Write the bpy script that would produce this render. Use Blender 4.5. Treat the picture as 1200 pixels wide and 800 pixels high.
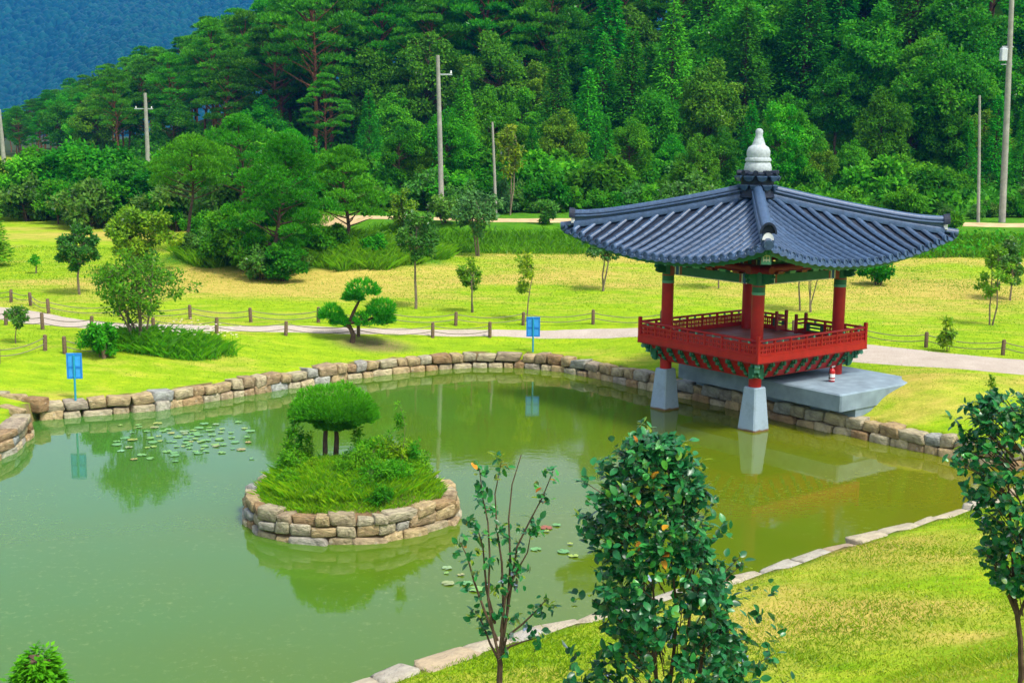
import bpy, math, random
import numpy as np
from mathutils import Matrix, Vector

for o in list(bpy.data.objects):
    bpy.data.objects.remove(o)
SC = bpy.context.scene
COL = SC.collection
PI = math.pi
R = math.radians

# ------------------------------------------------------------------ camera, sky, sun, exposure
F_PX, PITCH, ROLL, CAM_H = 1500.0, 0.158, 0.0096, 7.488
cd = bpy.data.cameras.new('camera')
cam = bpy.data.objects.new('camera', cd)
COL.objects.link(cam)
cd.sensor_width = 36.0
cd.lens = 36.0 * F_PX / 1200.0
cd.clip_start = 0.1
cd.clip_end = 6000
cam.matrix_world = Matrix.Translation((0, 0, CAM_H)) @ Matrix.Rotation(PI / 2 - PITCH, 4, 'X') @ Matrix.Rotation(ROLL, 4, 'Z')
SC.camera = cam

SUN_DIR = Vector((0.46, -0.40, 1.05)).normalized()      # towards the sun
elev = math.asin(SUN_DIR.z)
azim = math.atan2(SUN_DIR.x, SUN_DIR.y)
world = bpy.data.worlds.new('World')
SC.world = world
world.use_nodes = True
nt = world.node_tree
nt.nodes.clear()
wo = nt.nodes.new('ShaderNodeOutputWorld')
bg = nt.nodes.new('ShaderNodeBackground')
sky = nt.nodes.new('ShaderNodeTexSky')
sky.sky_type = 'NISHITA'
sky.sun_disc = False
sky.sun_elevation = elev
sky.sun_rotation = azim
sky.air_density = 1.0
sky.dust_density = 3.0
sky.ozone_density = 1.0
hsv = nt.nodes.new('ShaderNodeHueSaturation')            # thin bright cloud whitens the whole sky evenly
hsv.inputs['Saturation'].default_value = 0.55
nt.links.new(sky.outputs[0], hsv.inputs['Color'])
nt.links.new(hsv.outputs[0], bg.inputs[0])
bg.inputs[1].default_value = 0.105
nt.links.new(bg.outputs[0], wo.inputs[0])

sl = bpy.data.lights.new('sun', 'SUN')
sl.energy = 1.5
sl.angle = R(11)
sl.color = (1.0, 0.95, 0.86)
sun = bpy.data.objects.new('sun', sl)
COL.objects.link(sun)
sun.rotation_euler = SUN_DIR.to_track_quat('Z', 'Y').to_euler()
sun.location = (30, -30, 60)

SC.render.engine = 'CYCLES'
SC.view_settings.view_transform = 'Standard'
SC.view_settings.look = 'None'
SC.view_settings.gamma = 1.0
SC.view_settings.use_curve_mapping = False
SC.view_settings.exposure = 1.5

# ------------------------------------------------------------------ helpers
def ray(u, v):
    a, b = u - 600, v - 400
    cr, sr = math.cos(ROLL), math.sin(ROLL)
    x = a * cr + b * sr
    y = -a * sr + b * cr
    c, s = math.cos(PITCH), math.sin(PITCH)
    return np.array([x, F_PX * c - y * s, -F_PX * s - y * c])

def at_z(u, v, z):
    d = ray(u, v)
    t = (z - CAM_H) / d[2]
    return d[0] * t, d[1] * t

def at_y(u, v, Y):
    d = ray(u, v)
    t = Y / d[1]
    return d[0] * t, CAM_H + d[2] * t

def project(x, y, z):
    z = z - CAM_H
    c, s = math.cos(PITCH), math.sin(PITCH)
    d = y * c - z * s
    up = y * s + z * c
    u = F_PX * x / d
    v = -F_PX * up / d
    cr, sr = math.cos(ROLL), math.sin(ROLL)
    return 600 + u * cr - v * sr, 400 + u * sr + v * cr

def tag(o, label=None, cat=None, group=None, kind=None):
    if label: o['label'] = label
    if cat: o['category'] = cat
    if group: o['group'] = group
    if kind: o['kind'] = kind
    return o

def link(name, data, parent=None, loc=None, rotz=None):
    o = bpy.data.objects.new(name, data)
    COL.objects.link(o)
    if parent is not None: o.parent = parent
    if loc is not None: o.location = loc
    if rotz is not None: o.rotation_euler = (0, 0, rotz)
    return o

def empty(name, loc=(0, 0, 0), rotz=0, label=None, cat=None, group=None):
    o = link(name, None, None, loc, rotz)
    o.empty_display_size = 0.3
    return tag(o, label, cat, group)

def copy_tree(o, parent=None):
    c = o.copy()
    COL.objects.link(c)
    c.parent = parent
    for ch in list(o.children):
        copy_tree(ch, c)
    return c

def np_mesh(name, V, faces, mat, smooth=False, attrs=None):
    """faces: list of int arrays (n,k)"""
    me = bpy.data.meshes.new(name)
    V = np.asarray(V, dtype=np.float32)
    me.vertices.add(len(V))
    me.vertices.foreach_set('co', V.ravel())
    tot = []
    loops = []
    for f in faces:
        f = np.asarray(f, dtype=np.int32)
        if len(f) == 0: continue
        tot.append(np.full(len(f), f.shape[1], dtype=np.int32))
        loops.append(f.ravel())
    tot = np.concatenate(tot)
    loops = np.concatenate(loops)
    me.loops.add(len(loops))
    me.loops.foreach_set('vertex_index', loops)
    me.polygons.add(len(tot))
    st = np.concatenate([[0], np.cumsum(tot)[:-1]]).astype(np.int32)
    me.polygons.foreach_set('loop_start', st)
    me.polygons.foreach_set('loop_total', tot)
    if smooth:
        me.polygons.foreach_set('use_smooth', np.ones(len(tot), dtype=bool))
    me.update(calc_edges=True)
    if attrs:
        for k, a in attrs.items():
            at = me.attributes.new(k, 'FLOAT', 'POINT')
            at.data.foreach_set('value', np.asarray(a, dtype=np.float32))
    if mat: me.materials.append(mat)
    return me

class MB:
    """collects shapes into one mesh"""
    def __init__(s):
        s.v = []; s.f = []
    def add(s, V, Fs):
        b = len(s.v)
        s.v += [tuple(p) for p in V]
        s.f += [tuple(i + b for i in f) for f in Fs]
        return s
    def box(s, c, sz, rot=None, taper=1.0):
        hx, hy, hz = sz[0] / 2, sz[1] / 2, sz[2] / 2
        V = []
        for z in (-1, 1):
            k = taper if z > 0 else 1.0
            for x, y in ((-1, -1), (1, -1), (1, 1), (-1, 1)):
                p = Vector((x * hx * k, y * hy * k, z * hz))
                if rot is not None: p = rot @ p
                V.append((p.x + c[0], p.y + c[1], p.z + c[2]))
        return s.add(V, [(3, 2, 1, 0), (4, 5, 6, 7), (0, 1, 5, 4), (1, 2, 6, 5), (2, 3, 7, 6), (3, 0, 4, 7)])
    def cbox(s, c, sz, b=0.02):
        """box with chamfered vertical edges and top"""
        hx, hy, hz = sz[0] / 2, sz[1] / 2, sz[2] / 2
        def ring(x, y, z, k):
            return [(c[0] + a, c[1] + d, c[2] + z) for a, d in ((-x + k, -y), (x - k, -y), (x, -y + k), (x, y - k), (x - k, y), (-x + k, y), (-x, y - k), (-x, -y + k))]
        V = ring(hx, hy, -hz, b) + ring(hx, hy, hz - b, b) + ring(hx - b, hy - b, hz, b)
        Fs = [tuple(range(7, -1, -1)), tuple(range(16, 24))]
        for r in (0, 8):
            for i in range(8):
                j = (i + 1) % 8
                Fs.append((r + i, r + j, r + 8 + j, r + 8 + i))
        return s.add(V, Fs)
    def tube(s, pts, rad, n=8, cap=True):
        pts = [Vector(p) for p in pts]
        if not hasattr(rad, '__len__'): rad = [rad] * len(pts)
        V = []; Fs = []
        ref = None
        for i, p in enumerate(pts):
            d = (pts[min(i + 1, len(pts) - 1)] - pts[max(i - 1, 0)])
            d = d.normalized() if d.length > 1e-9 else Vector((0, 0, 1))
            if ref is None:
                ref = Vector((1, 0, 0)) if abs(d.x) < 0.8 else Vector((0, 1, 0))
            a = (ref - d * ref.dot(d)).normalized()
            ref = a
            b = d.cross(a)
            for k in range(n):
                t = 2 * PI * k / n
                q = p + (a * math.cos(t) + b * math.sin(t)) * rad[i]
                V.append(tuple(q))
        for i in range(len(pts) - 1):
            for k in range(n):
                j = (k + 1) % n
                Fs.append((i * n + k, i * n + j, (i + 1) * n + j, (i + 1) * n + k))
        if cap:
            Fs.append(tuple(range(n - 1, -1, -1)))
            Fs.append(tuple((len(pts) - 1) * n + k for k in range(n)))
        return s.add(V, Fs)
    def lathe(s, prof, n=24, c=(0, 0, 0)):
        V = []; Fs = []
        for r, z in prof:
            for k in range(n):
                t = 2 * PI * k / n
                V.append((c[0] + r * math.cos(t), c[1] + r * math.sin(t), c[2] + z))
        for i in range(len(prof) - 1):
            for k in range(n):
                j = (k + 1) % n
                Fs.append((i * n + k, i * n + j, (i + 1) * n + j, (i + 1) * n + k))
        Fs.append(tuple(range(n - 1, -1, -1)))
        Fs.append(tuple((len(prof) - 1) * n + k for k in range(n)))
        return s.add(V, Fs)
    def prism(s, poly, h, fn):
        """poly 2D CCW, extruded from -h/2 to h/2; fn(a,b,c)->xyz"""
        n = len(poly)
        V = [fn(a, b, -h / 2) for a, b in poly] + [fn(a, b, h / 2) for a, b in poly]
        Fs = [tuple(range(n - 1, -1, -1)), tuple(range(n, 2 * n))]
        for i in range(n):
            j = (i + 1) % n
            Fs.append((i, j, n + j, n + i))
        return s.add(V, Fs)
    def mesh(s, name, mat, smooth=False):
        me = bpy.data.meshes.new(name)
        me.from_pydata(s.v, [], s.f)
        if smooth:
            for p in me.polygons: p.use_smooth = True
            try: me.set_sharp_from_angle(angle=R(42))
            except Exception: pass
        me.update()
        if mat: me.materials.append(mat)
        return me
    def build(s, name, mat, parent=None, smooth=False, loc=None, rotz=None):
        return link(name, s.mesh(name, mat, smooth), parent, loc, rotz)

def sstep(a, b, x):
    t = np.clip((np.asarray(x, dtype=float) - a) / (b - a), 0, 1)
    return t * t * (3 - 2 * t)

# ------------------------------------------------------------------ materials
def new_mat(name):
    m = bpy.data.materials.new(name)
    m.use_nodes = True
    m.node_tree.nodes.clear()
    return m, m.node_tree

def N(t, kind, **kw):
    n = t.nodes.new(kind)
    for k, v in kw.items():
        if k in n.inputs: n.inputs[k].default_value = v
        else: setattr(n, k, v)
    return n

def ramp(t, stops, fac):
    r = t.nodes.new('ShaderNodeValToRGB')
    e = r.color_ramp.elements
    while len(e) < len(stops): e.new(0.5)
    for i, (p, c) in enumerate(stops):
        e[i].position = p
        e[i].color = (c[0], c[1], c[2], 1)
    t.links.new(fac, r.inputs[0])
    return r.outputs[0]

def mixc(t, fac, a, b, mode='MIX'):
    n = t.nodes.new('ShaderNodeMix')
    n.data_type = 'RGBA'
    n.blend_type = mode
    if isinstance(fac, (int, float)): n.inputs[0].default_value = fac
    else: t.links.new(fac, n.inputs[0])
    for sock, val in ((n.inputs[6], a), (n.inputs[7], b)):
        if isinstance(val, tuple): sock.default_value = (val[0], val[1], val[2], 1)
        else: t.links.new(val, sock)
    return n.outputs[2]

def noise(t, vec, scale, detail=4.0, rough=0.55):
    n = N(t, 'ShaderNodeTexNoise', Scale=scale, Detail=detail, Roughness=rough)
    if vec is not None: t.links.new(vec, n.inputs['Vector'])
    return n.outputs['Fac']

def principled(name, build, rough=0.7, spec=0.3, bump=None, metallic=0.0, coat=0.0):
    """build(t, coord, objinfo) -> colour socket; bump (scale, strength, distance)"""
    m, t = new_mat(name)
    out = t.nodes.new('ShaderNodeOutputMaterial')
    p = t.nodes.new('ShaderNodeBsdfPrincipled')
    tc = t.nodes.new('ShaderNodeTexCoord')
    oi = t.nodes.new('ShaderNodeObjectInfo')
    c = build(t, tc.outputs['Object'], oi.outputs['Random'])
    if isinstance(c, tuple): p.inputs['Base Color'].default_value = (c[0], c[1], c[2], 1)
    else: t.links.new(c, p.inputs['Base Color'])
    p.inputs['Roughness'].default_value = rough
    p.inputs['Specular IOR Level'].default_value = spec
    p.inputs['Metallic'].default_value = metallic
    if bump:
        b = N(t, 'ShaderNodeBump', Strength=bump[1], Distance=bump[2])
        t.links.new(noise(t, tc.outputs['Object'], bump[0], 6.0, 0.6), b.inputs['Height'])
        t.links.new(b.outputs[0], p.inputs['Normal'])
    t.links.new(p.outputs[0], out.inputs[0])
    return m

def simple(name, col, var=0.25, scale=6.0, **kw):
    def b(t, co, rnd):
        n = noise(t, co, scale)
        d = tuple(x * (1 - var) for x in col)
        l = tuple(min(1, x * (1 + var)) for x in col)
        return ramp(t, [(0.3, d), (0.7, l)], n)
    return principled(name, b, **kw)

def leaf_mat(name, dark, mid, light, transl=0.35, gloss=0.12, rough=0.5, vary=0.35):
    """tint attribute = leaf to leaf colour, object random = tree to tree colour"""
    m, t = new_mat(name)
    out = t.nodes.new('ShaderNodeOutputMaterial')
    at = N(t, 'ShaderNodeAttribute', attribute_name='tint')
    oi = t.nodes.new('ShaderNodeObjectInfo')
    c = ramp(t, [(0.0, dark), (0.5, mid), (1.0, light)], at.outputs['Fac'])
    mr = N(t, 'ShaderNodeMapRange')
    mr.inputs['To Min'].default_value = 1 - vary
    mr.inputs['To Max'].default_value = 1 + vary
    t.links.new(oi.outputs['Random'], mr.inputs['Value'])
    h = t.nodes.new('ShaderNodeHueSaturation')
    t.links.new(c, h.inputs['Color'])
    t.links.new(mr.outputs[0], h.inputs['Value'])
    mr2 = N(t, 'ShaderNodeMapRange')
    mr2.inputs['To Min'].default_value = 0.485
    mr2.inputs['To Max'].default_value = 0.515
    ml = N(t, 'ShaderNodeMath', operation='FRACT')
    mu = N(t, 'ShaderNodeMath', operation='MULTIPLY')
    mu.inputs[1].default_value = 7.31
    t.links.new(oi.outputs['Random'], mu.inputs[0])
    t.links.new(mu.outputs[0], ml.inputs[0])
    t.links.new(ml.outputs[0], mr2.inputs['Value'])
    t.links.new(mr2.outputs[0], h.inputs['Hue'])
    d = t.nodes.new('ShaderNodeBsdfDiffuse')
    tr = t.nodes.new('ShaderNodeBsdfTranslucent')
    g = N(t, 'ShaderNodeBsdfGlossy', Roughness=rough)
    g.inputs['Color'].default_value = (1, 1, 1, 1)
    t.links.new(h.outputs[0], d.inputs['Color'])
    t.links.new(h.outputs[0], tr.inputs['Color'])
    m1 = N(t, 'ShaderNodeMixShader', Fac=transl)
    m1.inputs[0].default_value = transl
    t.links.new(d.outputs[0], m1.inputs[1])
    t.links.new(tr.outputs[0], m1.inputs[2])
    fr = N(t, 'ShaderNodeFresnel', IOR=1.4)
    fm = N(t, 'ShaderNodeMath', operation='MULTIPLY')
    fm.inputs[1].default_value = gloss * 4
    t.links.new(fr.outputs[0], fm.inputs[0])
    m2 = t.nodes.new('ShaderNodeMixShader')
    t.links.new(fm.outputs[0], m2.inputs[0])
    t.links.new(m1.outputs[0], m2.inputs[1])
    t.links.new(g.outputs[0], m2.inputs[2])
    t.links.new(m2.outputs[0], out.inputs[0])
    return m

M = {}
M['pine'] = leaf_mat('pine_needles', (0.018, 0.13, 0.006), (0.046, 0.26, 0.008), (0.12, 0.42, 0.012), 0.35, 0.02)
M['pine_light'] = leaf_mat('light_pine_needles', (0.022, 0.18, 0.004), (0.050, 0.31, 0.006), (0.12, 0.46, 0.010), 0.35, 0.025, vary=0.15)
M['broad'] = leaf_mat('broad_leaves', (0.014, 0.125, 0.004), (0.045, 0.26, 0.006), (0.15, 0.44, 0.010), 0.42, 0.025)
M['conifer'] = leaf_mat('conifer_sprays', (0.012, 0.13, 0.006), (0.032, 0.27, 0.008), (0.090, 0.43, 0.012), 0.38, 0.02)
M['yellowgreen'] = leaf_mat('yellow_green_leaves', (0.06, 0.20, 0.005), (0.16, 0.34, 0.006), (0.34, 0.46, 0.010), 0.4, 0.06, vary=0.2)
M['fresh'] = leaf_mat('fresh_leaves', (0.022, 0.13, 0.008), (0.06, 0.22, 0.012), (0.14, 0.34, 0.02), 0.4, 0.08, vary=0.2)
M['grey_green'] = leaf_mat('grey_green_leaves', (0.025, 0.12, 0.025), (0.05, 0.20, 0.04), (0.11, 0.29, 0.06), 0.35, 0.06, vary=0.2)
M['camellia'] = leaf_mat('camellia_leaves', (0.006, 0.075, 0.016), (0.012, 0.15, 0.028), (0.040, 0.26, 0.034), 0.15, 0.22, 0.30, vary=0.28)
M['old_leaf'] = leaf_mat('old_camellia_leaves', (0.35, 0.12, 0.01), (0.55, 0.22, 0.01), (0.7, 0.36, 0.02), 0.3, 0.1, vary=0.3)
M['young_leaf'] = leaf_mat('young_camellia_leaves', (0.05, 0.2, 0.015), (0.09, 0.28, 0.02), (0.16, 0.36, 0.03), 0.35, 0.12, vary=0.2)
M['shrubgreen'] = leaf_mat('shrub_leaves', (0.03, 0.14, 0.006), (0.085, 0.25, 0.008), (0.20, 0.38, 0.014), 0.4, 0.03, vary=0.1)
M['grass'] = leaf_mat('grass_blades', (0.11, 0.28, 0.006), (0.23, 0.385, 0.009), (0.46, 0.43, 0.05), 0.35, 0.02, vary=0.0)
M['tallgrass'] = leaf_mat('tall_grass_blades', (0.045, 0.19, 0.004), (0.10, 0.33, 0.006), (0.21, 0.46, 0.010), 0.4, 0.03, vary=0.0)
M['weeds'] = leaf_mat('weed_leaves', (0.025, 0.17, 0.004), (0.065, 0.30, 0.006), (0.17, 0.45, 0.010), 0.4, 0.03, vary=0.12)
M['islandgrass'] = leaf_mat('island_grass', (0.05, 0.20, 0.004), (0.14, 0.37, 0.006), (0.32, 0.50, 0.010), 0.4, 0.03, vary=0.0)
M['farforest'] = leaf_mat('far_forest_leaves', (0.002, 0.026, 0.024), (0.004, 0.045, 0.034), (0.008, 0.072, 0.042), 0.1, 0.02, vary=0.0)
M['bark'] = simple('bark', (0.10, 0.065, 0.045), 0.45, 9.0, rough=0.9, spec=0.1, bump=(14, 0.6, 0.03))
M['redbark'] = simple('red_pine_bark', (0.15, 0.065, 0.035), 0.45, 5.0, rough=0.9, spec=0.1, bump=(9, 0.6, 0.04))
M['greybark'] = simple('grey_bark', (0.19, 0.15, 0.10), 0.4, 12.0, rough=0.85, spec=0.15, bump=(20, 0.5, 0.02))

# pavilion paint
def paint(name, col, var=0.18):
    def b(t, co, rnd):
        n = noise(t, co, 5.0, 5.0, 0.6)
        c = ramp(t, [(0.25, tuple(x * (1 - var) for x in col)), (0.7, tuple(x * (1 + var) for x in col))], n)
        n2 = noise(t, co, 28.0, 3.0, 0.7)
        w = ramp(t, [(0.66, (0, 0, 0)), (0.8, (1, 1, 1))], n2)
        return mixc(t, mixc(t, 0.35, (0, 0, 0), w), c, tuple(min(1, x * 0.55 + 0.03) for x in col))
    return principled(name, b, rough=0.5, spec=0.35, bump=(30, 0.12, 0.01))
M['red'] = paint('red_paint', (0.40, 0.010, 0.006))
M['darkred'] = paint('dark_red_paint', (0.22, 0.010, 0.008))
M['green'] = paint('green_paint', (0.015, 0.12, 0.055))
M['palegreen'] = paint('pale_green_paint', (0.10, 0.30, 0.20))
M['orange'] = paint('orange_paint', (0.24, 0.05, 0.020))
M['cream'] = paint('cream_paint', (0.62, 0.60, 0.50))
M['bluep'] = paint('blue_paint', (0.03, 0.10, 0.28))
def floorb(t, co, rnd):
    n = noise(t, co, 7.0, 5.0)
    return mixc(t, 0.5, ramp(t, [(0.3, (0.20, 0.045, 0.02)), (0.7, (0.32, 0.09, 0.04))], n), ramp(t, [(0, (0.17, 0.04, 0.02)), (1, (0.32, 0.10, 0.045))], rnd))
M['plank'] = principled('floor_plank', floorb, rough=0.45, spec=0.4)
def tileb(t, co, rnd):
    n = noise(t, co, 9.0, 6.0, 0.65)
    c = ramp(t, [(0.25, (0.018, 0.042, 0.088)), (0.55, (0.038, 0.080, 0.155)), (0.8, (0.068, 0.125, 0.225))], n)
    v = ramp(t, [(0, (0.8, 0.8, 0.8)), (1, (1.15, 1.15, 1.15))], rnd)
    n2 = noise(t, co, 2.0, 5.0, 0.7)
    c = mixc(t, 1.0, c, v, 'MULTIPLY')
    return mixc(t, mixc(t, 0.5, (0, 0, 0), ramp(t, [(0.58, (0, 0, 0)), (0.75, (1, 1, 1))], n2)), c, (0.06, 0.08, 0.11))
M['tile'] = principled('roof_tile', tileb, rough=0.42, spec=0.5, bump=(40, 0.25, 0.01))
M['pan'] = simple('pan_tile', (0.010, 0.017, 0.034), 0.4, 10.0, rough=0.6, spec=0.3)
M['plaster'] = simple('white_plaster', (0.75, 0.75, 0.72), 0.08, 8.0, rough=0.8)
def granb(t, co, rnd):
    n = noise(t, co, 60.0, 3.0, 0.7)
    c = ramp(t, [(0.3, (0.24, 0.33, 0.41)), (0.7, (0.37, 0.47, 0.56))], n)
    n2 = noise(t, co, 3.0, 5.0, 0.65)
    c = mixc(t, mixc(t, 0.6, (0, 0, 0), ramp(t, [(0.5, (0, 0, 0)), (0.75, (1, 1, 1))], n2)), c, (0.20, 0.25, 0.27))
    # wet, stained foot of the piers
    sx = N(t, 'ShaderNodeSeparateXYZ')
    t.links.new(co, sx.inputs[0])
    a = N(t, 'ShaderNodeMath', operation='MULTIPLY_ADD')
    a.inputs[1].default_value = 0.12
    t.links.new(n2, a.inputs[0])
    t.links.new(sx.outputs['Z'], a.inputs[2])
    return mixc(t, ramp(t, [(0.09, (1, 1, 1)), (0.13, (0, 0, 0))], a.outputs[0]), c, (0.16, 0.09, 0.04))
M['slab'] = simple('slab_concrete', (0.20, 0.27, 0.32), 0.22, 2.5, rough=0.8, bump=(40, 0.3, 0.01))
M['granite'] = principled('granite', granb, rough=0.75, spec=0.3, bump=(90, 0.25, 0.006))
M['finial'] = simple('finial_granite', (0.38, 0.43, 0.44), 0.2, 14.0, rough=0.7, bump=(60, 0.2, 0.01))
def stoneb(t, co, rnd):
    n = noise(t, co, 2.2, 6.0, 0.6)
    a = ramp(t, [(0.0, (0.40, 0.31, 0.17)), (0.2, (0.46, 0.36, 0.20)), (0.4, (0.31, 0.20, 0.10)), (0.55, (0.40, 0.37, 0.26)), (0.7, (0.47, 0.40, 0.25)), (0.88, (0.33, 0.35, 0.34)), (1.0, (0.38, 0.27, 0.14))], rnd)
    b = ramp(t, [(0.3, (0.45, 0.42, 0.40)), (0.7, (1.3, 1.28, 1.2))], n)
    c = mixc(t, 1.0, a, b, 'MULTIPLY')
    n2 = noise(t, co, 5.5, 5.0, 0.7)
    c = mixc(t, mixc(t, 0.55, (0, 0, 0), ramp(t, [(0.56, (0, 0, 0)), (0.7, (1, 1, 1))], n2)), c, (0.20, 0.22, 0.11))
    n3 = noise(t, co, 3.6, 5.0, 0.7)
    return mixc(t, mixc(t, 0.6, (0, 0, 0), ramp(t, [(0.6, (0, 0, 0)), (0.72, (1, 1, 1))], n3)), c, (0.46, 0.44, 0.38))
M['stone'] = principled('wall_stone', stoneb, rough=0.88, spec=0.2, bump=(5.0, 0.9, 0.08))
M['coping'] = principled('coping_stone', lambda t, co, rnd: mixc(t, 0.4, stoneb(t, co, rnd), (0.46, 0.40, 0.30)), rough=0.88, spec=0.2, bump=(5.0, 0.8, 0.07))
M['post'] = simple('fence_post_wood', (0.15, 0.10, 0.06), 0.35, 15.0, rough=0.9)
M['rope'] = simple('rope', (0.20, 0.18, 0.13), 0.3, 40.0, rough=0.95)
M['concrete'] = simple('pole_concrete', (0.27, 0.27, 0.23), 0.22, 3.0, rough=0.85)
M['rustpole'] = simple('pole_rust_stain', (0.30, 0.20, 0.15), 0.3, 3.0, rough=0.85)
M['steel'] = simple('galvanised_steel', (0.42, 0.45, 0.47), 0.15, 5.0, rough=0.45, metallic=0.4)
M['boxgrey'] = simple('transformer_grey', (0.5, 0.54, 0.58), 0.1, 4.0, rough=0.5)
M['signblue'] = simple('sign_blue', (0.02, 0.22, 0.62), 0.08, 6.0, rough=0.4)
M['signlight'] = simple('sign_light_blue', (0.05, 0.36, 0.80), 0.12, 9.0, rough=0.4)
M['signpost'] = simple('sign_post_teal', (0.02, 0.30, 0.42), 0.1, 6.0, rough=0.45)
M['extred'] = simple('extinguisher_red', (0.45, 0.012, 0.015), 0.06, 6.0, rough=0.3, spec=0.5)
M['white'] = simple('white_label', (0.78, 0.78, 0.76), 0.05, 6.0, rough=0.5)
M['black'] = simple('black_rubber', (0.02, 0.02, 0.02), 0.1, 6.0, rough=0.6)
M['soil'] = simple('soil', (0.16, 0.10, 0.05), 0.35, 4.0, rough=0.95, bump=(6, 0.8, 0.06))
M['flower_white'] = simple('flower_petals', (0.75, 0.62, 0.55), 0.1, 6.0, rough=0.7)
def padb(t, co, rnd):
    c = ramp(t, [(0.0, (0.07, 0.27, 0.10)), (0.45, (0.13, 0.34, 0.07)), (0.7, (0.28, 0.38, 0.05)), (0.86, (0.34, 0.22, 0.08)), (1.0, (0.12, 0.38, 0.20))], rnd)
    return mixc(t, 0.25, c, ramp(t, [(0.3, (0.08, 0.2, 0.06)), (0.7, (0.4, 0.5, 0.15))], noise(t, co, 14.0)))
M['pad'] = principled('lily_pad', padb, rough=0.35, spec=0.5)
def redpadb(t, co, rnd):
    return ramp(t, [(0.3, (0.22, 0.06, 0.04)), (0.7, (0.30, 0.12, 0.06))], noise(t, co, 8.0))
M['redpad'] = principled('old_lily_pad', redpadb, rough=0.4, spec=0.4)
def pathb(t, co, rnd):
    n = noise(t, co, 1.4, 6.0, 0.6)
    c = ramp(t, [(0.3, (0.33, 0.27, 0.21)), (0.7, (0.46, 0.39, 0.32))], n)
    return mixc(t, 0.35, c, ramp(t, [(0.35, (0.30, 0.25, 0.19)), (0.7, (0.62, 0.57, 0.5))], noise(t, co, 26.0, 3.0)))
M['path'] = principled('path_gravel', pathb, rough=0.95, spec=0.1, bump=(30, 0.5, 0.02))
M['sand'] = simple('sandy_track', (0.50, 0.36, 0.18), 0.25, 1.3, rough=0.95, bump=(8, 0.5, 0.03))

def ground_mat():
    m, t = new_mat('ground_cover')
    out = t.nodes.new('ShaderNodeOutputMaterial')
    p = N(t, 'ShaderNodeBsdfPrincipled', Roughness=0.95)
    p.inputs['Specular IOR Level'].default_value = 0.08
    tc = t.nodes.new('ShaderNodeTexCoord')
    co = tc.outputs['Object']
    mp = N(t, 'ShaderNodeMapping')
    mp.inputs['Scale'].default_value = (0.45, 1.0, 1.0)
    t.links.new(co, mp.inputs[0])
    n1 = noise(t, mp.outputs[0], 0.42, 6.0, 0.62)
    n2 = noise(t, mp.outputs[0], 2.6, 5.0, 0.65)
    n3 = noise(t, co, 16.0, 4.0, 0.7)
    green = ramp(t, [(0.28, (0.145, 0.285, 0.006)), (0.5, (0.235, 0.375, 0.009)), (0.72, (0.35, 0.435, 0.014))], n2)
    tan = ramp(t, [(0.3, (0.38, 0.29, 0.06)), (0.7, (0.52, 0.40, 0.10))], n2)
    dry = N(t, 'ShaderNodeAttribute', attribute_name='dry')
    ma = N(t, 'ShaderNodeMath', operation='ADD')
    t.links.new(n1, ma.inputs[0])
    t.links.new(dry.outputs['Fac'], ma.inputs[1])
    mb = N(t, 'ShaderNodeMath', operation='MULTIPLY_ADD')
    mb.inputs[1].default_value = 0.28
    t.links.new(n2, mb.inputs[0])
    t.links.new(ma.outputs[0], mb.inputs[2])
    f = ramp(t, [(0.66, (0, 0, 0)), (0.92, (0.9, 0.9, 0.9))], mb.outputs[0])
    c = mixc(t, f, green, tan)
    c = mixc(t, 0.28, c, mixc(t, 1.0, c, ramp(t, [(0.3, (0.45, 0.5, 0.4)), (0.7, (1.5, 1.45, 1.4))], n3), 'MULTIPLY'))
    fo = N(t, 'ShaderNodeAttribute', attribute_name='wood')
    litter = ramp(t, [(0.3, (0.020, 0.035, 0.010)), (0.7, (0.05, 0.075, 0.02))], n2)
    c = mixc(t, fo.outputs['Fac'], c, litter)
    wz = N(t, 'ShaderNodeAttribute', attribute_name='weed')
    c = mixc(t, wz.outputs['Fac'], c, ramp(t, [(0.3, (0.03, 0.13, 0.005)), (0.7, (0.09, 0.25, 0.008))], n2))
    mud = N(t, 'ShaderNodeAttribute', attribute_name='mud')
    c = mixc(t, mud.outputs['Fac'], c, ramp(t, [(0.3, (0.13, 0.10, 0.045)), (0.7, (0.22, 0.17, 0.08))], n2))
    t.links.new(c, p.inputs['Base Color'])
    b = N(t, 'ShaderNodeBump', Strength=0.7, Distance=0.06)
    t.links.new(n3, b.inputs['Height'])
    t.links.new(b.outputs[0], p.inputs['Normal'])
    t.links.new(p.outputs[0], out.inputs[0])
    return m
M['ground'] = ground_mat()

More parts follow.
